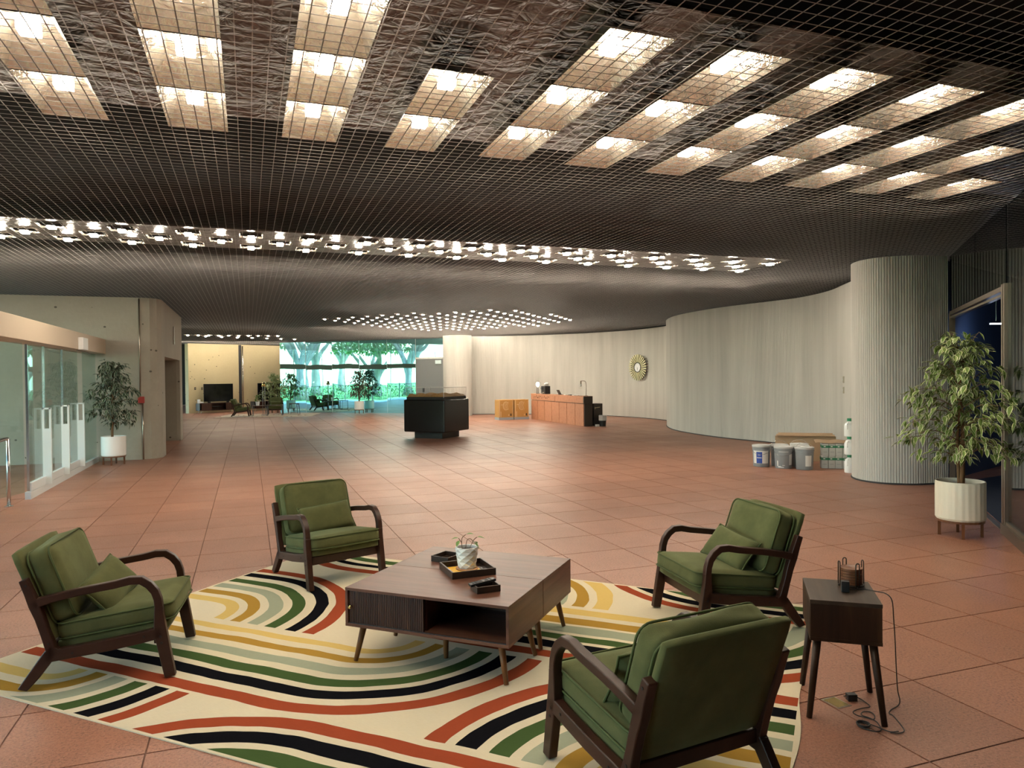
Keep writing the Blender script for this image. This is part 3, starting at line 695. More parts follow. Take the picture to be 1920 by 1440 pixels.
pose_pillow(chL, (-.005, -.01, .442), .72, -.22, .20)
pose_pillow(chB, (-.045, .02, .452), .48, .06, .05)
pose_pillow(chR, (-.030, .0, .446), .66, .10, -.10)
pose_pillow(chF, (-.035, .03, .452), .45, 0, 0.)

# ---- two low walnut tables pushed together
def coffee_table(label, mirrored=False):
    r = thing('coffee_table', label, 'coffee table', (0, 0, 0), 0, 'walnut coffee tables pushed together')
    Lx, Dy, z0, z1 = .985, .515, .205, .420; k = -1 if mirrored else 1
    Y = lambda v: v * k
    bxo('top', 'walnut_x', r, (0, 0, z1 - .008), (Lx, Dy, .016), bevel=.0015); bxo('bottom_panel', 'walnut_x', r, (0, 0, z0 + .008), (Lx, Dy, .016), bevel=.0015)
    for sx in (-1, 1): bxo('side_panel', 'walnut_y', r, (sx * (Lx / 2 - .008), 0, (z0 + z1) / 2), (.016, Dy - .002, z1 - z0 - .032), bevel=.001)
    bxo('back_panel', 'walnut_dark', r, (0, Y(Dy / 2 - .02), (z0 + z1) / 2), (Lx - .032, .010, z1 - z0 - .032)); bxo('divider', 'walnut_dark', r, (-.01, Y(.02), (z0 + z1) / 2), (.014, Dy - .06, z1 - z0 - .032))
    d = bxo('door', 'walnut_dark', r, (-.245, Y(-Dy / 2 + .022), (z0 + z1) / 2), (.478, .010, z1 - z0 - .036))
    rd = mk('reeds', 'walnut_dark', d, lambda b: [box(b, (-.245 - .2335 + .0114 * q, Y(-Dy / 2 + .0155), (z0 + z1) / 2), (.0088, .005, z1 - z0 - .038)) for q in range(42)]); rd['kind'] = 'stuff'
    mk('knob', 'brass', d, lambda b: (cyl(b, (-.462, Y(-Dy / 2 + .016), .3125), (-.462, Y(-Dy / 2 - .006), .3125), .008, .0095, 14)), smooth=True)
    mk('track', 'black_matte', r, lambda b: box(b, (0, Y(-Dy / 2 + .012), z0 + .018), (Lx - .034, .008, .004)))
    for sx in (-1, 1):
        for sy in (-1, 1): mk('leg', 'leg_oak', r, lambda b: cyl(b, (sx * (Lx / 2 - .075), sy * (Dy / 2 - .075), z0), (sx * (Lx / 2 - .035), sy * (Dy / 2 - .045), 0), .0195, .0125, 16), smooth=True)
    mk('leg', 'leg_oak', r, lambda b: cyl(b, (0, 0, z0), (0, 0, 0), .0185, .0135, 16), smooth=True)
    return r
tu = Vector((.742, -.670, 0)).normalized(); tv = Vector((.670, .742, 0)); T0 = Vector((.49, 4.12, 0)); ta = math.atan2(tu.y, tu.x)
ct1 = coffee_table('low walnut coffee table with a reeded sliding door and an open shelf'); p = T0 + tu * .4925 + tv * .2575; ct1.location = (p.x, p.y, RZ); ct1.rotation_euler = (0, 0, ta)
ct2 = coffee_table('low walnut coffee table turned with its closed back to the one with the open shelf', True); p = T0 + tu * .4925 + tv * (.2575 + .518); ct2.location = (p.x, p.y, RZ); ct2.rotation_euler = (0, 0, ta)
TZ = RZ + .420
# ---- things on the table
def tray(name, label, cat, loc, rz, sx, sy, h, th=.010, m='espresso'):
    r = thing(name, label, cat, loc, rz); bxo('base', m, r, (0, 0, .004), (sx - .004, sy - .004, .008))
    for s_ in (-1, 1): bxo('rim', m, r, (s_ * (sx / 2 - th / 2), 0, h / 2), (th, sy, h), bevel=.0015); bxo('rim', m, r, (0, s_ * (sy / 2 - th / 2), h / 2), (sx - 2 * th, th, h), bevel=.0015)
    return r
tr = tray('serving_tray', 'square dark wooden tray holding the potted sprout', 'tray', (1.215, 4.175, TZ), math.radians(2), .268, .265, .040)
bc = bxo('card_mat', 'yellow_card', None, (0, 0, .001), (.185, .20, .002)); bc.location = (1.200, 4.18, TZ + .0081); bc.rotation_euler = (0, 0, math.radians(4)); tag(bc, 'bright yellow card mat lying in the dark square tray', 'mat')
co = mk('coaster', 'cork', None, lambda b: lathe(b, [(.066, 0), (.068, .004), (.064, .008)], 28), smooth=False, auto=40); co.location = (1.222, 4.205, TZ + .0104); tag(co, 'round cork coaster under the white plant pot', 'coaster')
pot = thing('potted_sprout', 'small leafy sprout in a white faceted pot on the coffee table', 'potted plant', (1.222, 4.205, TZ + .0186))
def facet(b):
    n = 16; rows = 6; rings = []
    for j in range(rows + 1):
        z = .118 * j / rows; rr = .050 + .016 * j / rows
        rings.append([b.verts.new(((rr + (.0045 if (k + j) % 2 else -.001)) * math.cos(2 * PI * k / n), (rr + (.0045 if (k + j) % 2 else -.001)) * math.sin(2 * PI * k / n), z)) for k in range(n)])
    top = [b.verts.new((.0675 * math.cos(2 * PI * k / n), .0675 * math.sin(2 * PI * k / n), .124)) for k in range(n)]
    inn = [b.verts.new((.060 * math.cos(2 * PI * k / n), .060 * math.sin(2 * PI * k / n), .124)) for k in range(n)]; lo = [b.verts.new((.058 * math.cos(2 * PI * k / n), .058 * math.sin(2 * PI * k / n), .10)) for k in range(n)]
    rings += [top, inn, lo]
    for ji, (A, B) in enumerate(zip(rings, rings[1:])):
        for k in range(n):
            q = (A[k], A[(k + 1) % n], B[(k + 1) % n], B[k])
            if ji < rows:
                if (k + ji) % 2: b.faces.new((q[0], q[1], q[2])); b.faces.new((q[0], q[2], q[3]))
                else: b.faces.new((q[0], q[1], q[3])); b.faces.new((q[1], q[2], q[3]))
            else: b.faces.new(q)
    b.faces.new(rings[0][::-1])
mk('pot', 'white_ceramic', pot, facet)
mk('soil', 'soil', pot, lambda b: lathe(b, [(.058, .098), (.05, .106), (.02, .110)], 18)); 
def leaf_bm(b, base, d, length, width, up=Vector((0, 0, 1)), droop=.25, edge=None):
    """pointed leaf with a raised midrib; 'edge' attribute 1 on the margin"""
    d = Vector(d).normalized(); side = d.cross(up)
    if side.length < 1e-4: side = d.orthogonal()
    side.normalize(); nrm = side.cross(d).normalized(); base = Vector(base)
    prof = ((0, 0), (.18, .30), (.40, .5), (.65, .40), (.85, .18), (1, 0))
    mid = []; l = []; r = []
    for u, w in prof:
        c = base + d * (u * length) - nrm * (droop * length * u * u)
        m_ = b.verts.new(c); mid.append(m_)
        if edge is not None: m_[edge] = 0. if 0 < u < 1 else 1.
        if 0 < u < 1:
            a = b.verts.new(c + side * w * width + nrm * w * width * .28); bb = b.verts.new(c - side * w * width + nrm * w * width * .28)
            if edge is not None: a[edge] = 1.; bb[edge] = 1.
            l.append(a); r.append(bb)
    for S_ in (l, r):
        b.faces.new((mid[0], S_[0], mid[1])); b.faces.new((mid[-1], mid[-2], S_[-1]))
        for k in range(len(S_) - 1): b.faces.new((mid[k + 1], S_[k], S_[k + 1], mid[k + 2]))
stems = [([(-.028, .0, .10), (-.031, .004, .15), (-.026, .004, .180), (-.005, .0, .197)], [((-.005, 0, .197), (.8, -.5, .3), .034)]), ([(-.031, .004, .15), (-.05, .004, .178)], [((-.05, .004, .178), (-1, .2, .1), .030), ((-.045, 0, .165), (-.6, -.4, -.6), .03)]), ([(-.01, 0, .10), (.005, .01, .16), (.03, .01, .165), (.042, .0, .145)], [((.042, 0, .145), (.6, -.4, -.5), .036), ((.042, .0, .15), (.7, .5, -.2), .03)]), ([(.02, .02, .1), (.05, .02, .155), (.07, .015, .172)], [((.07, .015, .172), (1, -.2, .0), .034)])]
for pts, lv in stems:
    st = mk('stem', 'sprout_stem', pot, lambda b: tube(b, smooth_pts(pts, 3), .0022, 6), smooth=True)
    for bs, d, ln in lv: mk('leaf', 'sprout_leaf', st, lambda b: leaf_bm(b, bs, d, ln * 1.45, ln * .95))
tray('small_tray', 'small empty dark wooden tray behind the potted sprout', 'tray', (1.172, 4.49, TZ), math.radians(38), .150, .135, .036, .008)
rb_ = tray('remote_box', 'small dark wooden box holding a remote control', 'box', (1.200, 3.775, TZ), math.radians(3), .135, .110, .036, .008)
rc_ = thing('remote_control', 'black remote control resting in the small dark box', 'remote', (1.185, 3.785, TZ + .0475), math.radians(8)); rc_.rotation_euler = (0, math.radians(-6), math.radians(6))
bxo('body', 'black_plastic', rc_, (0, 0, -.004), (.150, .042, .014), bevel=.003)
for i in range(7):
    for j in range(3): bxo('button', 'charcoal_paint', rc_, (-.055 + .017 * i, -.012 + .012 * j, .0035), (.008, .007, .0025))

# ---- wooden side table, coaster set, power leads
su = Vector((.80, -.60, 0)).normalized(); sa = math.atan2(su.y, su.x); sv = Vector((-su.y, su.x, 0))
ST = thing('side_table', 'dark rustic wooden side table on four splayed legs', 'side table', (0, 0, 0), sa)
c_ = Vector((2.43, 2.69, 0)) + su * .15 + sv * .185; ST.location = (c_.x, c_.y, 0)
bxo('top', 'rustic_top', ST, (0, 0, .541), (.305, .375, .018), bevel=.0015); bxo('bottom_panel', 'rustic', ST, (0, 0, .368), (.305, .375, .016), bevel=.0015)
bxo('drawer_front', 'rustic', ST, (0, -.180, .454), (.302, .014, .156), bevel=.001)
for s_ in (-1, 1): bxo('side_panel', 'rustic', ST, (s_ * .1445, .006, .454), (.016, .355, .156))
for sx in (-1, 1):
    for sy in (-1, 1): mk('leg', 'rustic', ST, lambda b: cyl(b, (sx * .118, sy * .150, .36), (sx * .158, sy * .185, 0), .0185, .013, 14), smooth=True)
cs = thing('coaster_rack', 'black wire rack of round wooden coasters on the side table', 'coaster rack', (2.775, 2.795, .5505), .2)
for k, a in enumerate((-2.05, -.45, 1.1, 2.65)):
    ca, sa_ = math.cos(a), math.sin(a)
    def up_(b):
        w = .009; pts = [(.060 * ca - w * sa_, .060 * sa_ + w * ca, .004)] + [(.060 * ca - w * sa_ * math.cos(q), .060 * sa_ + w * ca * math.cos(q), .112 + w * math.sin(q)) for q in [PI * i / 6 for i in range(7)]] + [(.060 * ca + w * sa_, .060 * sa_ - w * ca, .004)]
        tube(b, pts, .0028, 6)
    mk('wire_post', 'black_brown', cs, up_, smooth=True); mk('foot', 'black_brown', cs, lambda b: lathe(b, [(.003, 0), (.0055, .003), (.005, .008), (.002, .010)], 10, (.062 * ca, .062 * sa_, -.0)), smooth=True)
mk('ring', 'black_brown', cs, lambda b: tube(b, [(.058 * math.cos(2 * PI * k / 20), .058 * math.sin(2 * PI * k / 20), .007) for k in range(20)], .0028, 6, closed=True), smooth=True)
for k in range(6):
    def cst(b): lathe(b, [(.050, 0), (.0525, .001), (.0525, .0115), (.050, .0125), (.044, .0095)], 26, (0, 0, .0105 + .0132 * k))
    mk('wooden_coaster', 'stand_wood', cs, cst, smooth=False, auto=40)
ad = thing('power_adapter', 'black plug adapter standing on the side table with a hanging lead', 'power adapter', (2.666, 2.722, .5505), sa)
bxo('body', 'black_plastic', ad, (0, 0, .026), (.036, .030, .052), bevel=.003)
lead = [(2.685, 2.712, .560), (2.73, 2.72, .555), (2.775, 2.705, .5545), (2.795, 2.655, .5545), (2.802, 2.610, .556), (2.810, 2.585, .53), (2.812, 2.578, .45), (2.818, 2.575, .33), (2.835, 2.585, .20), (2.87, 2.61, .09), (2.905, 2.63, .03), (2.895, 2.63, .006), (2.83, 2.61, .005), (2.79, 2.585, .005), (2.785, 2.555, .005), (2.74, 2.47, .005), (2.71, 2.432, .005), (2.675, 2.428, .005), (2.645, 2.445, .005)]
il = ad.matrix_basis.inverted() if False else None
rt = Matrix.Translation(ad.location) @ Matrix.Rotation(sa, 4, 'Z'); ri = rt.inverted()
mk('lead', 'black_plastic', ad, lambda b: tube(b, [ri @ p for p in smooth_pts(lead, 5)], .0024, 6), smooth=True)
ad2 = thing('power_adapter', 'black plug adapter with a tangled lead on the floor under the side table', 'power adapter', (2.742, 2.763, 0.0005), -.35)
bxo('body', 'black_plastic', ad2, (0, 0, .016), (.046, .034, .032), bevel=.003)
for s_ in (-1, 1): bxo('prong', 'steel', ad2, (-.030, s_ * .006, .018), (.016, .0015, .006))
lead2 = [(2.765, 2.755, .015), (2.782, 2.735, .006), (2.765, 2.673, .004), (2.715, 2.672, .004), (2.652, 2.662, .004), (2.638, 2.628, .004), (2.66, 2.59, .004), (2.68, 2.568, .004), (2.715, 2.60, .004), (2.72, 2.630, .004), (2.69, 2.642, .004), (2.655, 2.615, .007), (2.665, 2.575, .008), (2.667, 2.535, .004), (2.622, 2.475, .004), (2.585, 2.487, .004), (2.560, 2.53, .006), (2.573, 2.556, .006), (2.61, 2.557, .006), (2.63, 2.51, .006), (2.650, 2.455, .004), (2.68, 2.432, .010)]
ri2 = (Matrix.Translation(ad2.location) @ Matrix.Rotation(-.35, 4, 'Z')).inverted()
mk('lead', 'black_plastic', ad2, lambda b: tube(b, [ri2 @ p for p in smooth_pts(lead2, 5)], .0024, 6), smooth=True)
mk('lead_coil', 'black_plastic', ad2, lambda b: [tube(b, [ri2 @ Vector((2.588 + (.024 + .002 * j) * math.cos(2 * PI * k / 18), 2.540 + (.024 + .002 * j) * math.sin(2 * PI * k / 18), .004 + .0045 * j)) for k in range(18)], .0028, 6, closed=True) for j in range(3)], smooth=True)
fp = thing('floor_box_cover', 'worn brass floor outlet plate set in the tiles under the side table', 'floor outlet', (2.652, 2.768, 0), .03)
bxo('frame', 'champagne_metal', fp, (0, 0, .001), (.085, .110, .002)); bxo('plate', 'brass', fp, (0, 0, .002), (.068, .088, .0016))

# ================================================================== POTTED FICUS TREES
def leaf_mesh(name, ln, w, droop, m):
    b = bmesh.new(); e = b.verts.layers.float.new('edge'); leaf_bm(b, (0, 0, 0), (1, 0, 0), ln, w, droop=droop, edge=e)
    return mesh_of(name, b, m, smooth=False, recalc=False)
def ficus(label, loc, rz, seed, near=False, n_leaf=900, m='ficus_leaf_dull', group=None, height=1.96, crown=(.44, .80), pot_m='white_ceramic', lsz=1.):
    rnd = random.Random(seed); r = thing('ficus_tree', label, 'potted tree', loc, rz, group)
    n = 48 if near else 24
    def potf(b):
        rr = .212
        md = (lambda k, nn, z: 1 + (.012 if (k // 2) % 2 else -.006)) if near else None
        lathe(b, [(rr - .012, .165), (rr, .185), (rr, .525)], 96 if near else 32, mod=md, close=False)
        lathe(b, [(rr, .525), (rr, .535), (rr - .012, .535), (rr - .012, .46)], 48, close=False); lathe(b, [(.0, .165), (rr - .012, .165)], 48 if near else 32, close=False)
    mk('pot', pot_m, r, potf, smooth=False, auto=30)
    mk('soil', 'soil', r, lambda b: lathe(b, [(.199, .47), (.1, .485), (.0, .49)], 24, close=False))
    mk('stand_ring', 'stand_wood', r, lambda b: lathe(b, [(.17, .145), (.205, .145), (.205, .166), (.17, .166), (.17, .145)], 32, close=False))
    for a in (.5, 2.07, 3.64, 5.21): bxo('stand_leg', 'stand_wood', r, (.178 * math.cos(a), .178 * math.sin(a), .083), (.026, .026, .166), Matrix.Rotation(a, 3, 'Z'))
    # trunks and branches
    zc0, zc1 = crown[1], height
    trunks = []
    for q in range(3 if near else 2):
        a = rnd.uniform(0, 6.28); pts = [(.022 * math.cos(a), .022 * math.sin(a), .47)]
        for k in range(1, 6):
            pts.append((pts[0][0] * (1 - k * .1) + rnd.uniform(-.012, .012) + .015 * math.cos(a + k), pts[0][1] + rnd.uniform(-.012, .012) + .015 * math.sin(a + k), .47 + (height * .86 - .47) * k / 5))
        trunks.append(pts); mk('trunk', 'trunk_bark', r, lambda b: tube(b, smooth_pts(pts, 3), [.019 * (1 - .65 * k / 15) for k in range(16)], 8), smooth=True)
    leaves = []; bb = bmesh.new()
    nb = 46 if near else 34
    for k in range(nb):
        f = (k + .5) / nb; z = zc0 - .02 + (zc1 - zc0 - .12) * f; a = k * 2.4 + rnd.uniform(-.4, .4)
        prof = math.sin(PI * min(1, (.16 + .84 * f) ** .8)) ** .6 if f > .05 else .55
        reach = crown[0] * (.62 + .38 * prof) * (1 - .62 * max(0, f - .45) / .55) * rnd.uniform(.78, 1.12)
        base = Vector((0, 0, z - .10)); tip = Vector((reach * math.cos(a), reach * math.sin(a), z + .16 * rnd.uniform(.1, 1.) - .10 * (1 - f)))
        midp = base.lerp(tip, .5) + Vector((0, 0, .07)); pts = smooth_pts([base, midp, tip], 4); tube(bb, pts, [.006 * (1 - .8 * i / 8) for i in range(9)], 5)
        per = n_leaf // nb
        for q in range(per):
            u = rnd.random() ** .62; i = min(7, int(u * 8)); p = pts[i].lerp(pts[i + 1], u * 8 - i)
            d = Vector((math.cos(a), math.sin(a), 0)) * rnd.uniform(.1, 1.) + Vector((rnd.uniform(-.9, .9), rnd.uniform(-.9, .9), rnd.uniform(-1.0, .25)))
            p = p + Vector((rnd.uniform(-.07, .07), rnd.uniform(-.07, .07), rnd.uniform(-.06, .05)))
            leaves.append((p, d.normalized(), rnd.uniform(.058, .092) * lsz))
    for k in range(6):     # top shoots
        p0 = Vector((0, 0, height - .22)); tip = Vector((.16 * math.cos(k * 1.1 + seed), .16 * math.sin(k * 1.1 + seed), height - .04 * k)); tube(bb, [p0, tip], [.004, .0015], 5)
        for q in range(max(6, n_leaf // 90)):
            p = p0.lerp(tip, rnd.uniform(.3, 1.)); leaves.append((p, Vector((rnd.uniform(-1, 1), rnd.uniform(-1, 1), rnd.uniform(-.6, .7))).normalized(), rnd.uniform(.05, .085) * lsz))
    obj('branches', bb, 'trunk_bark', r, smooth=True)
    fb = bmesh.new(); e = fb.verts.layers.float.new('edge')
    wpos = Vector((-loc[0], -loc[1], 1.4)); wpos.rotate(Matrix.Rotation(-rz, 3, 'Z')); wpos.normalize()
    if near: leaves.sort(key=lambda l: -(l[0] - Vector((0, 0, l[0].z))).dot(wpos))
    var = [leaf_mesh('leaf', 1., .40, dr_, m) for dr_ in (.12, .26, .4)] if near else None
    for k, (p, d, ln) in enumerate(leaves):
        if near and k < 300:
            o = bpy.data.objects.new('leaf', var[k % 3]); C.objects.link(o); o.parent = r
            s_ = d.cross(Vector((0, 0, 1))).normalized(); n_2 = s_.cross(d).normalized()
            o.matrix_local = Matrix.Translation(p) @ Matrix(((d.x, -s_.x, n_2.x, 0), (d.y, -s_.y, n_2.y, 0), (d.z, -s_.z, n_2.z, 0), (0, 0, 0, 1))) @ Matrix.Scale(ln, 4)
        else: leaf_bm(fb, p, d, ln, ln * .40, droop=rnd.uniform(.1, .4), edge=e)
    o = mesh_of('foliage', fb, m, recalc=False); fo = bpy.data.objects.new('foliage', o); C.objects.link(fo); fo.parent = r; fo['kind'] = 'stuff'
    return r
ficus('tall variegated ficus in a cream fluted pot beside the fluted column', (6.47, 5.15, 0), .3, 5, near=True, n_leaf=1500, m='ficus_leaf', height=1.97, crown=(.50, .82), lsz=1.35, pot_m='cream_ceramic')
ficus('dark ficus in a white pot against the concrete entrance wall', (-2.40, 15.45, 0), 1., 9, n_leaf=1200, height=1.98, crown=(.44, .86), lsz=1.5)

# ================================================================== RIGHT: PAINT STORE BY THE WALL
def bucket(label, x, y, rz, lab, handle=True, m_label=None):
    r = thing('paint_bucket', label, 'bucket', (x, y, .0005), rz, 'paint buckets by the curved wall')
    mk('body', 'bucket_grey', r, lambda b: lathe(b, [(.128, 0), (.131, .004), (.142, .285), (.147, .287), (.147, .297), (.143, .299), (.143, .318), (.148, .32), (.148, .33), (.144, .332), (.144, .345)], 32), smooth=False, auto=35)
    mk('lid', 'lid_grey', r, lambda b: lathe(b, [(.150, .335), (.153, .338), (.153, .362), (.147, .367), (.138, .364), (.134, .358), (.05, .36)], 32), smooth=False, auto=40)
    def hd(b):
        pts = [(.150 * math.cos(a), .150 * math.sin(a) * .96 - .02 * abs(math.sin(a)), .30 - .085 * abs(math.sin(a))) for a in [PI + PI * k / 14 for k in range(15)]] if handle else [(.150 * math.cos(a), .02, .30 + .135 * math.sin(a)) for a in [PI * k / 14 for k in range(15)]]
        tube(b, pts, .0025, 6)
    mk('wire_handle', 'steel', r, hd, smooth=True)
    def patch(nm, m, a0, a1, z0, z1, off=.0012):
        def f(b):
            n = 10; R = lambda z: .131 + (.142 - .131) * z / .285 + off; A = []
            for k in range(n + 1):
                a = a0 + (a1 - a0) * k / n; A.append((b.verts.new((R(z0) * math.cos(a), R(z0) * math.sin(a), z0)), b.verts.new((R(z1) * math.cos(a), R(z1) * math.sin(a), z1))))
            for p, q in zip(A, A[1:]): b.faces.new((p[0], q[0], q[1], p[1]))
        return mk(nm, m, r, f, smooth=True)
    fr = -PI / 2
    if lab == 'blue':
        patch('label', 'paper_white', fr - 1.0, fr + .95, .06, .275); patch('label_print', 'blue_print', fr - .55, fr + .15, .062, .255, .0022)
        patch('label_print', 'paper_white', fr - .5, fr + .1, .150, .162, .003); patch('label_print', 'paper_white', fr - .35, fr - .05, .20, .206, .003)
    elif lab == 'white': patch('label', 'paper_white', fr + .1, fr + .85, .06, .235)
    elif lab == 'drips':
        patch('label', 'paper_white', fr + .75, fr + 1.35, .06, .24)
        for a, z, w, h_ in ((-.75, .04, .12, .09), (-.6, .02, .35, .02), (-.1, .05, .3, .012), (-.3, .018, .4, .012)): patch('paint_drip', 'white_paint', fr + a, fr + a + w, z, z + h_, .0024)
        patch('paint_drip', 'white_paint', fr - .5, fr + .6, .278, .286, .0065)
    return r
vx = math.atan2(-9, -8) + PI / 2
bucket('grey paint bucket with a blue and white label', 8.245, 10.27, vx, 'blue')
bucket('grey paint bucket with white paint drips down its front', 8.42, 9.93, vx, 'drips')
bucket('grey paint bucket with a plain white label and its handle raised', 8.62, 9.66, vx, 'white', False)
bucket('grey paint bucket wedged behind the blue-labelled and the dripped ones', 8.575, 10.215, vx, 'none', False)
bucket('grey paint bucket behind the plain-labelled and the dripped ones', 8.775, 9.94, vx, 'none')
bucket('grey paint bucket next to the cardboard sheets, behind the other buckets', 8.97, 10.18, vx, 'none', False)
cd0 = Vector((8.93, 9.62, 0)); cdv = Vector((.36, -.255, 0)).normalized(); cdn = Vector((cdv.y, -cdv.x, 0)); cda = math.atan2(cdv.y, cdv.x)
for lv in range(2):
    for k in range(4):
        p = cd0 + cdv * (.055 + .107 * k) + cdv * (.008 * lv)
        c = thing('compound_carton', ('white carton with a green band, in the bottom row beside the column', 'white carton with a green band, in the top row beside the column')[1 - lv] if False else ('white carton with a green band in the bottom row of the stack', 'white carton with a green band in the top row of the stack')[lv], 'carton', (p.x, p.y, .001 + .203 * lv), cda, 'cartons stacked by the column')
        bxo('body', 'carton_white', c, (0, .10, .10), (.101, .20, .198), bevel=.003); bxo('band', 'carton_green', c, (0, .10, .158), (.1025, .2015, .04)); bxo('print', 'paper_white', c, (-.008, -.0012, .16), (.03, .0012, .014)); bxo('print', 'grey_paint', c, (.0, -.0005, .07), (.06, .001, .006)); bxo('top_flap', 'paper_white', c, (0, .1, .1995), (.099, .196, .003))
cb = thing('cardboard_sheet', 'torn brown cardboard sheet laid over the carton stack', 'cardboard', (9.12, 9.62, .409), cda)
def wav(b):
    n = 10; A = []
    for i in range(n + 1):
        x = -.24 + .5 * i / n; z = .012 + .006 * math.sin(i * 1.1); A.append([b.verts.new((x, y_ + .012 * math.sin(i * 2.1), z_)) for y_, z_ in ((-.10, z), (.14, z + .03), (.14, z + .036), (-.10, z + .006))])
    for P_, Q_ in zip(A, A[1:]):
        for q in range(4): b.faces.new((P_[q], P_[(q + 1) % 4], Q_[(q + 1) % 4], Q_[q]))
    b.faces.new(A[0]); b.faces.new(A[-1][::-1])
mk('sheet', 'cardboard', cb, wav)
pa, pb = Vector((9.02, 10.85, 0)), Vector((9.82, 10.22, 0)); pd = (pb - pa).normalized(); pan = math.atan2(pd.y, pd.x)
for k in range(2):
    f = thing('flat_box', ('flattened brown box leaning behind the buckets, front one of two', 'flattened brown box leaning behind the buckets, rear one of two')[k], 'cardboard', ((pa.x + pb.x) / 2 + .05 * k, (pa.y + pb.y) / 2 + .06 * k, 0.001), pan)
    bxo('panel', 'cardboard', f, (0, 0, .225 + .01 * k), (1.02 - .06 * k, .012, .45 + .02 * k), Matrix.Rotation(-.12, 3, 'X')); bxo('flap', 'cardboard', f, (0, .01, .462 + .02 * k), (.98 - .06 * k, .07, .010), Matrix.Rotation(.35, 3, 'X'))
for k in range(3):
    j = thing('plastic_jug', ('white jug with a green cap at the foot of the stack by the column', 'white jug with a green cap in the middle of the stack by the column', 'white jug with a green cap on top of the stack by the column')[k], 'jug', (8.955, 9.035, .001 + .288 * k), 0, 'white jugs stacked by the column')
    mk('body', 'white_plastic', j, lambda b: lathe(b, [(.074, 0), (.080, .01), (.080, .17), (.06, .215), (.030, .235), (.030, .245)], 20), smooth=False, auto=40); mk('cap', 'green_plastic', j, lambda b: lathe(b, [(.036, .243), (.038, .247), (.038, .280), (.034, .286)], 20), smooth=False, auto=40)
    mk('handle', 'white_plastic', j, lambda b: tube(b, smooth_pts([(-.055, -.03, .215), (-.10, -.05, .19), (-.085, -.04, .12)], 4), .009, 8), smooth=True)
for z, lb in ((1.455, 'upper small brushed switch plate on the curved wall by the column'), (1.26, 'lower small brushed switch plate on the curved wall by the column')):
    w = thing('switch_plate', lb, 'switch plate', (10.44, 10.66, z), math.atan2(.68, .70)); bxo('plate', 'champagne_metal', w, (0, .006, 0), (.085, .03, .12), bevel=.002); bxo('toggle', 'white_plastic', w, (0, .024, 0), (.015, .012, .035))

# ================================================================== RECEPTION DESK AND WHAT STANDS BY IT
DK = thing('reception_desk', 'long terracotta stone reception desk with plank front', 'desk', (9.70, 20.36, 0), 0)
bxo('core', 'black_brown', DK, (.16, 2.2, .45), (.24, 4.38, .9)); bxo('desktop', 'desk_stone', DK, (.15, 2.21, .915), (.31, 4.44, .03))
for k in range(2): bxo('fascia', 'desk_stone', DK, (.02, 1.105 + 2.21 * k, .815), (.045, 2.185, .215), bevel=.004)
for k in range(7): bxo('plank', 'desk_stone', DK, (.022, .317 + .631 * k, .346), (.03, .609, .688), bevel=.004)
bxo('end_panel', 'black_brown', DK, (.16, -.012, .352), (.27, .03, .70), bevel=.003); bxo('end_fascia', 'black_brown', DK, (.15, -.018, .815), (.30, .045, .225), bevel=.003)
for k, (w, h_) in enumerate(((.02, .10), (.09, .02), (.03, .09), (.09, .05), (.03, .10), (.07, .03), (.02, .09), (.08, .02), (.03, .08), (.06, .05), (.02, .1), (.07, .03))): bxo('lettering', 'trunk_bark', DK, (-.004, 4.12 - .125 * k, .82 + .02 * ((k * 7) % 3 - 1)), (.004, w, h_))
DT = .9305
tl = thing('table_lamp', 'lit table lamp with a bare glowing bulb at the carton end of the desk', 'lamp', (9.84, 24.45, DT))
mk('base', 'black_matte', tl, lambda b: lathe(b, [(.07, 0), (.07, .012), (.02, .02)], 20)); 
for s_ in (-1, 1): mk('stem', 'black_matte', tl, lambda b: tube(b, [(.03 * s_, 0, .015), (.03 * s_, 0, .24)], .012, 8), smooth=True)
mk('bulb', 'bulb_glow', tl, lambda b: lathe(b, [(.012, .24), (.05, .29), (.062, .34), (.045, .39), (.01, .41)], 16), smooth=True)
cm = thing('coffee_machine', 'black coffee machine on the desk beside the lit lamp', 'coffee machine', (9.85, 23.78, DT), 0)
bxo('body', 'black_matte', cm, (.02, 0, .14), (.20, .38, .28), bevel=.012); bxo('spout', 'charcoal_paint', cm, (-.10, .06, .20), (.06, .10, .07)); bxo('drip_tray', 'steel', cm, (-.11, .02, .03), (.07, .24, .02)); bxo('badge', 'champagne_metal', cm, (-.082, -.02, .055), (.004, .14, .022))
cu = thing('paper_bag', 'crumpled white paper bag lying on the coffee machine', 'bag', (9.87, 23.72, DT + .293)); mk('bag', 'paper_white', cu, lambda b: cushion(b, .12, .16, .09, .035, .01, 5, .012, 4), loc=(0, 0, .047))
ph = thing('tablet_stand', 'small dark tablet tilted on a stand on the desk', 'tablet', (9.84, 22.55, DT)); bxo('tablet', 'black_matte', ph, (0, 0, .085), (.012, .22, .17), Matrix.Rotation(-.5, 3, 'Y') @ Matrix.Rotation(0, 3, 'Z')); bxo('base', 'black_matte', ph, (.05, 0, .006), (.12, .12, .012))
for k, y in enumerate((21.9, 21.55, 21.25)):
    d = thing('desk_caddy', ('low white paper tray on the desk, beside the tablet', 'low dark card tray on the desk, between the white paper tray and the arched lamp', 'low white bowl on the desk, under the arched lamp')[k], 'tray', (9.83, y, DT)); bxo('tray', ('paper_white', 'black_brown', 'white_ceramic')[k], d, (0, 0, .012), (.14, .16, .024), bevel=.006)
al = thing('desk_lamp', 'thin arched desk lamp with a clear glass shade at the desk end', 'lamp', (9.92, 20.62, DT))
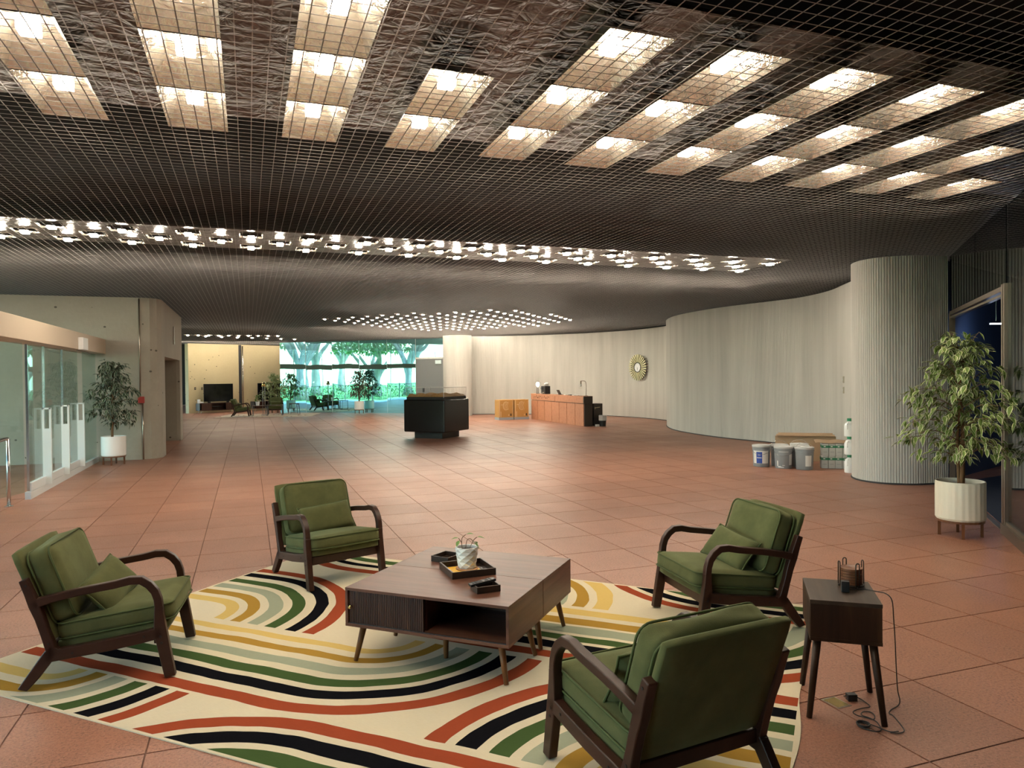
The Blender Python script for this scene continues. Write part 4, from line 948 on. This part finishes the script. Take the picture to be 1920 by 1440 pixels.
mk('base', 'bronze_metal', al, lambda b: lathe(b, [(.06, 0), (.06, .012), (.02, .02)], 18)); mk('stem', 'bronze_metal', al, lambda b: tube(b, smooth_pts([(0, 0, .02), (.01, 0, .30), (.0, .02, .43), (-.04, .05, .47), (-.13, .10, .47)], 4), .009, 8), smooth=True)
mk('socket', 'bronze_metal', al, lambda b: cyl(b, (-.13, .10, .47), (-.13, .10, .38), .02)); mk('shade', 'acrylic', al, lambda b: lathe(b, [(.025, .40), (.055, .36), (.065, .28), (.06, .22)], 20, (-.13, .10, 0), close=False), smooth=True); mk('bulb', 'white_ceramic', al, lambda b: lathe(b, [(.01, .38), (.028, .34), (.026, .31), (.006, .29)], 12, (-.13, .10, 0)), smooth=True)
dc = thing('brown_carton', 'dark brown box standing at the end of the desk', 'box', (10.25, 20.62, 0.0005), 0); bxo('body', 'black_brown', dc, (0, 0, .345), (.30, .36, .69), bevel=.006); bxo('print', 'kraft_line', dc, (-.02, -.181, .57), (.16, .002, .012), Matrix.Rotation(-.12, 3, 'Y')); bxo('print', 'kraft_line', dc, (-.11, -.181, .55), (.012, .002, .07)); bxo('base_band', 'black_matte', dc, (0, 0, .13), (.304, .364, .26))
wb = thing('waste_basket', 'black mesh waste basket with a white liner beside the brown box', 'waste basket', (10.27, 20.18, .0005)); mk('body', 'black_matte', wb, lambda b: lathe(b, [(.09, 0), (.12, .33), (.115, .33), (.085, .01)], 24, close=False)); mk('liner', 'lid_grey', wb, lambda b: lathe(b, [(.125, .18), (.124, .33), (.118, .34), (.11, .2)], 18, mod=lambda k, n, z: 1 + .03 * math.sin(k * 2.3), close=False))
pk = thing('paper_pack', 'small white packet on the floor by the waste basket', 'packet', (10.08, 20.18, .0005)); bxo('packet', 'paper_white', pk, (0, 0, .03), (.11, .09, .06), bevel=.004)
def carton(label, x, y):
    c = thing('kraft_carton', label, 'carton', (x, y, .0005), .06, 'kraft cartons beside the reception desk')
    bxo('body', 'kraft', c, (0, .2, .405), (.555, .4, .63), bevel=.004); bxo('base', 'pallet_blue', c, (0, .2, .045), (.565, .41, .09))
    for xx, z, w, h_ in ((-.255, .40, .018, .60), (.262, .40, .018, .60), (-.205, .20, .018, .20), (.10, .17, .02, .06)): bxo('print', 'kraft_line', c, (xx, -.0015, z), (w, .002, h_))
    bxo('print', 'black_brown', c, (.185, -.0015, .18), (.045, .002, .085)); bxo('print', 'kraft_line', c, (-.16, -.0015, .545), (.09, .002, .010))
    for q in range(4): mk('print', 'kraft_line', c, lambda b: tube(b, [(.05 * q - .10 + .05 * (1 - abs(t_ - .5) * 2) * -1 + .04, -.0015, .36 + .28 * t_) for t_ in [i / 8 for i in range(9)]], .005, 4))
    mk('print', 'kraft_line', c, lambda b: tube(b, [(-.01 + .11 * math.cos(a), -.0015, .50 + .15 * math.sin(a)) for a in [.9 + .32 * i for i in range(15)]], .005, 4))
    return c
carton('kraft carton with pale line drawing, standing away from the desk', 8.70, 24.68); carton('kraft carton with pale line drawing, pushed against the desk', 9.29, 24.65)

# ---- sunburst clock on the curved wall
ck = thing('wall_clock', 'round sunburst clock with gold spokes on the curved wall', 'clock', (13.30, 23.28, 1.84), 0)
ck.rotation_euler = (0, 0, math.atan2(-.20, -.98))
bm = bmesh.new(); prism(bm, [(-.009, .17), (.009, .17), (.024, .44), (.016, .475), (-.016, .475), (-.024, .44)], 0, .03, 'y'); spoke = mesh_of('spoke', bm, 'clock_gold')
mk('backing', 'clock_dark', ck, lambda b: tube(b, [(.0, 0, 0), (.012, 0, 0)], .40, 40))
for k in range(30):
    o = bpy.data.objects.new('spoke', spoke); C.objects.link(o); o.parent = ck
    o.matrix_local = Matrix.Rotation(2 * PI * k / 30, 4, 'X') @ Matrix.Translation((.012, 0, 0)) @ Matrix.Rotation(-PI / 2, 4, 'Z')
mk('rim', 'clock_dark', ck, lambda b: tube(b, [(.04, .175 * math.cos(2 * PI * k / 32), .175 * math.sin(2 * PI * k / 32)) for k in range(32)], .016, 8, closed=True), smooth=True)
fc = mk('dial', 'clock_face', ck, lambda b: tube(b, [(.030, 0, 0), (.040, 0, 0)], .168, 32))
for a, ln, w in ((PI, .12, .012), (PI - .12, .085, .016)): bxo('hand', 'clock_dark', fc, (.044, math.sin(a) * ln / 2, math.cos(a) * ln / 2), (.004, w, ln), Matrix.Rotation(-a, 3, 'X'))
for k in range(12): bxo('hour_mark', 'clock_dark', fc, (.042, .148 * math.sin(2 * PI * k / 12), .148 * math.cos(2 * PI * k / 12)), (.003, .008, .022), Matrix.Rotation(-2 * PI * k / 12, 3, 'X'))

# ---- black display case with a terrain model under a clear cover
dcs = thing('display_case', 'black pedestal display case with a brown terrain model under a clear cover', 'display case', (4.64, 18.63, .0005), math.atan2(-.724, .69))
bxo('plinth', 'black_matte', dcs, (0, 0, .085), (.84, .84, .17)); bxo('body', 'black_gloss', dcs, (0, 0, .585), (1.24, 1.24, .83), bevel=.03); bxo('model_base', 'black_matte', dcs, (0, 0, 1.035), (1.12, 1.12, .07))
def terr(b):
    n = 26; G = []; rnd = random.Random(3)
    for i in range(n + 1):
        G.append([b.verts.new((-.55 + 1.1 * i / n, -.55 + 1.1 * j / n, 1.071 + (0 if i in (0, n) or j in (0, n) else .02 + .05 * abs(math.sin(i * .33 + 1) * math.cos(j * .27)) + rnd.uniform(0, .022)))) for j in range(n + 1)])
    for i in range(n):
        for j in range(n): b.faces.new((G[i][j], G[i + 1][j], G[i + 1][j + 1], G[i][j + 1]))
mk('terrain_model', 'terrain', dcs, terr)
cv = [((0, .565, 1.175), (1.14, .008, .25)), ((0, -.565, 1.175), (1.14, .008, .25)), ((.565, 0, 1.175), (.008, 1.122, .25)), ((-.565, 0, 1.175), (.008, 1.122, .25)), ((0, 0, 1.304), (1.14, 1.14, .008))]
for c, sz in cv: bxo('cover_pane', 'acrylic', dcs, c, sz)
for s1, s2 in ((1, 1), (1, -1), (-1, 1), (-1, -1)): bxo('cover_edge', 'white_plastic', dcs, (.566 * s1, .566 * s2, 1.175), (.006, .006, .25))
for s_ in (-1, 1): bxo('cover_edge', 'white_plastic', dcs, (0, .567 * s_, 1.307), (1.14, .006, .006)); bxo('cover_edge', 'white_plastic', dcs, (.567 * s_, 0, 1.307), (.006, 1.14, .006))

# ================================================================== FAR SEATING
fa = math.atan2(fd.y, fd.x)
def along(l, off): q = farp(l, off); return (q[0], q[1], 0)
for k, l in enumerate((1.1, 3.75)):
    mu = thing('media_console', ('dark walnut media console on metal legs by the wall switches', 'dark walnut media console mostly hidden by the far armchair and ficus')[k], 'media console', along(l, .42), fa)
    bxo('body_top', 'walnut_dark', mu, (0, 0, .452), (1.75, .40, .02)); bxo('body_bottom', 'walnut_dark', mu, (0, 0, .13), (1.75, .40, .02)); bxo('back', 'walnut_dark', mu, (0, .19, .29), (1.75, .015, .30))
    for s_ in (-1, 1): bxo('side', 'charcoal_paint', mu, (s_ * .866, 0, .29), (.02, .40, .30))
    for x in (-.55, .12, .60): bxo('door', 'walnut_dark', mu, (x, -.193, .29), (.47 if x != .12 else .50, .014, .30)) if x != .12 else bxo('shelf', 'black_matte', mu, (-.02, 0, .29), (.46, .38, .015))
    for s_ in (-1, 1):
        for t_ in (-1, 1): mk('leg', 'aluminium', mu, lambda b: cyl(b, (s_ * .75, t_ * .14, .12), (s_ * .80, t_ * .16, 0), .018, .012, 8), smooth=True)
    tv = thing('television', ('large black television on the console by the wall switches', 'large black television partly behind the far ficus')[k], 'television', along(l + .12, .40)[:2] + (.463,), fa)
    bxo('screen', 'tv_screen', tv, (0, 0, .475), (1.38, .035, .80), bevel=.004); bxo('bezel', 'black_matte', tv, (0, .008, .475), (1.40, .03, .82)); 
    for s_ in (-1, 1): bxo('foot', 'black_matte', tv, (s_ * .45, 0, .035), (.05, .20, .07))
sk = thing('smart_speaker', 'white cylinder speaker on the console', 'speaker', along(.29, .40)[:2] + (.463,)); mk('body', 'white_plastic', sk, lambda b: lathe(b, [(.06, 0), (.065, .01), (.065, .17), (.055, .18)], 18), smooth=False, auto=40); bxo('ring', 'grey_paint', sk, (0, 0, .182), (.05, .05, .004))
sh = thing('tissue_box', 'small crumpled white tissue pack on the console', 'tissue pack', along(.47, .34)[:2] + (.463,)); mk('pack', 'paper_white', sh, lambda b: cushion(b, .13, .09, .06, .02, .008, 4, .006, 2), loc=(0, 0, .03))
for l, z in ((.30, 1.14), (.62, 1.13)):
    w = thing('wall_outlet', 'small dark switch plate on the yellow-lit wall' if l < .5 else 'small brass thermostat on the yellow-lit wall', 'switch plate', along(l, .003)[:2] + (z,), fa); bxo('plate', 'black_brown' if l < .5 else 'bronze_metal', w, (0, -.01, 0), (.07, .02, .12)); bxo('toggle', 'champagne_metal', w, (0, -.024, 0), (.02, .01, .04))
fr_ = bxo('area_rug', 'far_rug', None, (0, 0, .006), (3.9, 2.6, .010), bevel=.003); fr_.location = (.85, 32.75, 0); fr_.rotation_euler = (0, 0, -.24); tag(fr_, 'pale patterned rug under the far seating group', 'rug')
f1 = dup(chL, label='green armchair of the far seating group, turned side-on to the mirrored glass', group='green armchairs of the far seating group'); f1.location = (-.30, 32.45, .0115); f1.rotation_euler = (0, 0, -.12)
f2 = dup(chL, label='green armchair of the far seating group, in front of the second television', group='green armchairs of the far seating group'); f2.location = (1.12, 33.55, .0115); f2.rotation_euler = (0, 0, -1.62)
for f_ in (f1, f2): pose_pillow(f_, (-.035, 0, .452), .45, 0, .03)
def frame_table(label, x, y, rz, sx, sy, h_, topm='walnut_dark', splay=False, z0=.012):
    r = thing('accent_table', label, 'table', (x, y, z0), rz)
    bxo('top', topm, r, (0, 0, h_ - .012), (sx, sy, .024), bevel=.003)
    for s1 in (-1, 1):
        for s2 in (-1, 1):
            k = 1.25 if splay else 1
            mk('leg', 'charcoal_paint', r, lambda b: cyl(b, (s1 * (sx / 2 - .02), s2 * (sy / 2 - .02), h_ - .024), (s1 * (sx / 2 - .02) * k, s2 * (sy / 2 - .02) * k, 0), .012, .010, 8))
        bxo('stretcher', 'charcoal_paint', r, (s1 * (sx / 2 - .02) * (1.25 if splay else 1), 0, .012), (.02, sy - .04, .02)) if not splay else bxo('apron', 'charcoal_paint', r, (s1 * (sx / 2 - .02), 0, h_ - .04), (.015, sy - .05, .03))
    return r
frame_table('dark framed low table carrying the small white planter', .45, 32.55, -.1, .60, .45, .42); frame_table('dark framed low table beside the one with the planter', 1.05, 32.35, -.1, .62, .42, .44); frame_table('small splayed-leg stool table by the mirrored glass', 1.88, 33.35, .2, .36, .36, .46, splay=True)
pl = thing('potted_sprout', 'leafy houseplant in a square white planter on the far low table', 'potted plant', (.36, 32.58, .4325)); mk('pot', 'white_ceramic', pl, lambda b: lathe(b, [(.065, 0), (.09, .17), (.08, .17), (.075, .14)], 20, close=False), smooth=False, auto=40); mk('soil', 'soil', pl, lambda b: lathe(b, [(.078, .14), (.0, .15)], 16, close=False))
rnd = random.Random(8); b = bmesh.new()
for k in range(70): leaf_bm(b, (rnd.uniform(-.09, .09), rnd.uniform(-.09, .09), .15 + rnd.random() * .30), (rnd.uniform(-1, 1), rnd.uniform(-1, 1), rnd.uniform(-.3, .9)), .09, .055)
fo = obj('foliage', b, 'sprout_leaf', pl); fo['kind'] = 'stuff'
mk('stem', 'sprout_stem', pl, lambda b: tube(b, [(0, 0, .14), (0, 0, .4)], .006, 6))
fl_ = thing('floor_lamp', 'slim twin-pole floor lamp with a small brass cone shade', 'lamp', (.62, 32.9, .012))
mk('base', 'grey_paint', fl_, lambda b: lathe(b, [(.12, 0), (.12, .018), (.02, .024)], 24))
for s_ in (-1, 1): mk('pole', 'grey_paint', fl_, lambda b: tube(b, [(s_ * .045, 0, .02), (s_ * .045, 0, 1.22)], .012, 8), smooth=True)
mk('shade', 'brass', fl_, lambda b: lathe(b, [(.04, 1.40), (.05, 1.40), (.095, 1.22), (.088, 1.22)], 20, close=False), smooth=True)
ficus('ficus behind the far armchair, next to the edge of the mirrored glass', (1.13, 34.85, 0), .4, 21, n_leaf=900, m='ficus_leaf', height=1.86, crown=(.55, .74), lsz=1.6)
ficus('ficus in a pale pot standing alone before the mirrored glass', (4.57, 32.36, 0), .9, 31, n_leaf=900, height=1.95, crown=(.46, .80), lsz=1.6)

# ================================================================== GARDEN BEYOND THE LEFT GLAZING (seen in the mirrored glass)
struct(bxo('ground_lawn', 'grass', None, (-60, 24, -.14), (98, 150, .12))); struct(bxo('ground_terrace', 'terrace', None, (-10.7, 24, -.05), (3.3, 90, .1)))
fe = thing('garden_fence', 'dark metal railing at the edge of the garden terrace', 'fence', (-12.2, 22, 0))
b = bmesh.new()
for k in range(300): box(b, (0, -24 + .16 * k, .55), (.014, .014, .95))
o = obj('pickets', b, 'fence_metal', fe); o['kind'] = 'stuff'
for z in (.10, 1.03): bxo('rail', 'fence_metal', fe, (0, 0, z), (.03, 48, .03))
for k in range(20): bxo('post', 'fence_metal', fe, (0, -24 + 2.5 * k, .56), (.05, .05, 1.12))
rnd = random.Random(77); b = bmesh.new()
for k in range(5200): leaf_bm(b, (-13.5 + max(-.8, min(.8, rnd.gauss(0, .3))), rnd.uniform(-2, 46), rnd.random() ** .7 * .95), (rnd.uniform(-1, 1), rnd.uniform(-1, 1), rnd.uniform(-.4, 1)), .22, .10)
hg = obj('hedge', b, 'hedge_leaf'); tag(hg, 'low leafy hedge behind the garden railing', 'hedge', kind='stuff')
def banyan(label, x, y, h_, seed, spread):
    rnd = random.Random(seed); r = thing('garden_tree', label, 'tree', (x, y, -.02), 0, 'garden trees beyond the glazing')
    b = bmesh.new()
    for k in range(7):
        a = k * .9 + rnd.random(); t0 = Vector((.25 * math.cos(a), .25 * math.sin(a), 0)); t1 = Vector((.15 * math.cos(a), .15 * math.sin(a), h_ * .28)); t2 = Vector((spread * .45 * math.cos(a), spread * .45 * math.sin(a), h_ * .55)); t3 = Vector((spread * .9 * math.cos(a + .3), spread * .9 * math.sin(a + .3), h_ * .85))
        tube(b, smooth_pts([t0, t1, t2, t3], 4), [.26 * (1 - .8 * i / 12) for i in range(13)], 7)
    obj('trunk', b, 'garden_bark', r, smooth=True)
    b = bmesh.new()
    for k in range(1500):
        a = rnd.random() * 6.28; q = rnd.random() ** .5; z = h_ * (.62 + .42 * rnd.random() * (1 - .5 * q)); leaf_bm(b, (spread * 1.25 * q * math.cos(a), spread * 1.25 * q * math.sin(a), z), (rnd.uniform(-1, 1), rnd.uniform(-1, 1), rnd.uniform(-1, .4)), .42, .2)
    o = obj('foliage', b, 'tree_leaf', r); o['kind'] = 'stuff'
for q in (('spreading garden tree at the railing nearest the entrance', -17, 20, 8.5, 1, 3.3), ('spreading garden tree with pale many-stemmed trunk in the middle of the lawn', -16, 29, 9.0, 2, 3.5), ('spreading garden tree beyond the yellow wall end', -18, 38.5, 8.0, 3, 3.4), ('tall garden tree far back on the lawn', -32, 23, 11, 4, 4.5), ('broad garden tree far back on the lawn beside the tall one', -34, 37, 10, 5, 4.5), ('garden tree outside the entrance doors', -18, 8, 8.5, 6, 4.0), ('low rounded tree at the back of the garden, behind the middle one', -26, 30.5, 6.5, 7, 3.2), ('low rounded tree at the back of the garden, by the tall one', -25, 20, 6, 8, 3.0), ('low rounded tree at the back of the garden, by the broad one', -27, 42, 6.5, 9, 3.2), ('wide distant tree at the end of the lawn', -48, 30, 12, 10, 6.0), ('wide distant tree closing off the lawn', -50, 46, 12, 12, 6.0), ('wide distant tree on the entrance side of the lawn', -48, 14, 12, 11, 6.0)): banyan(*q)
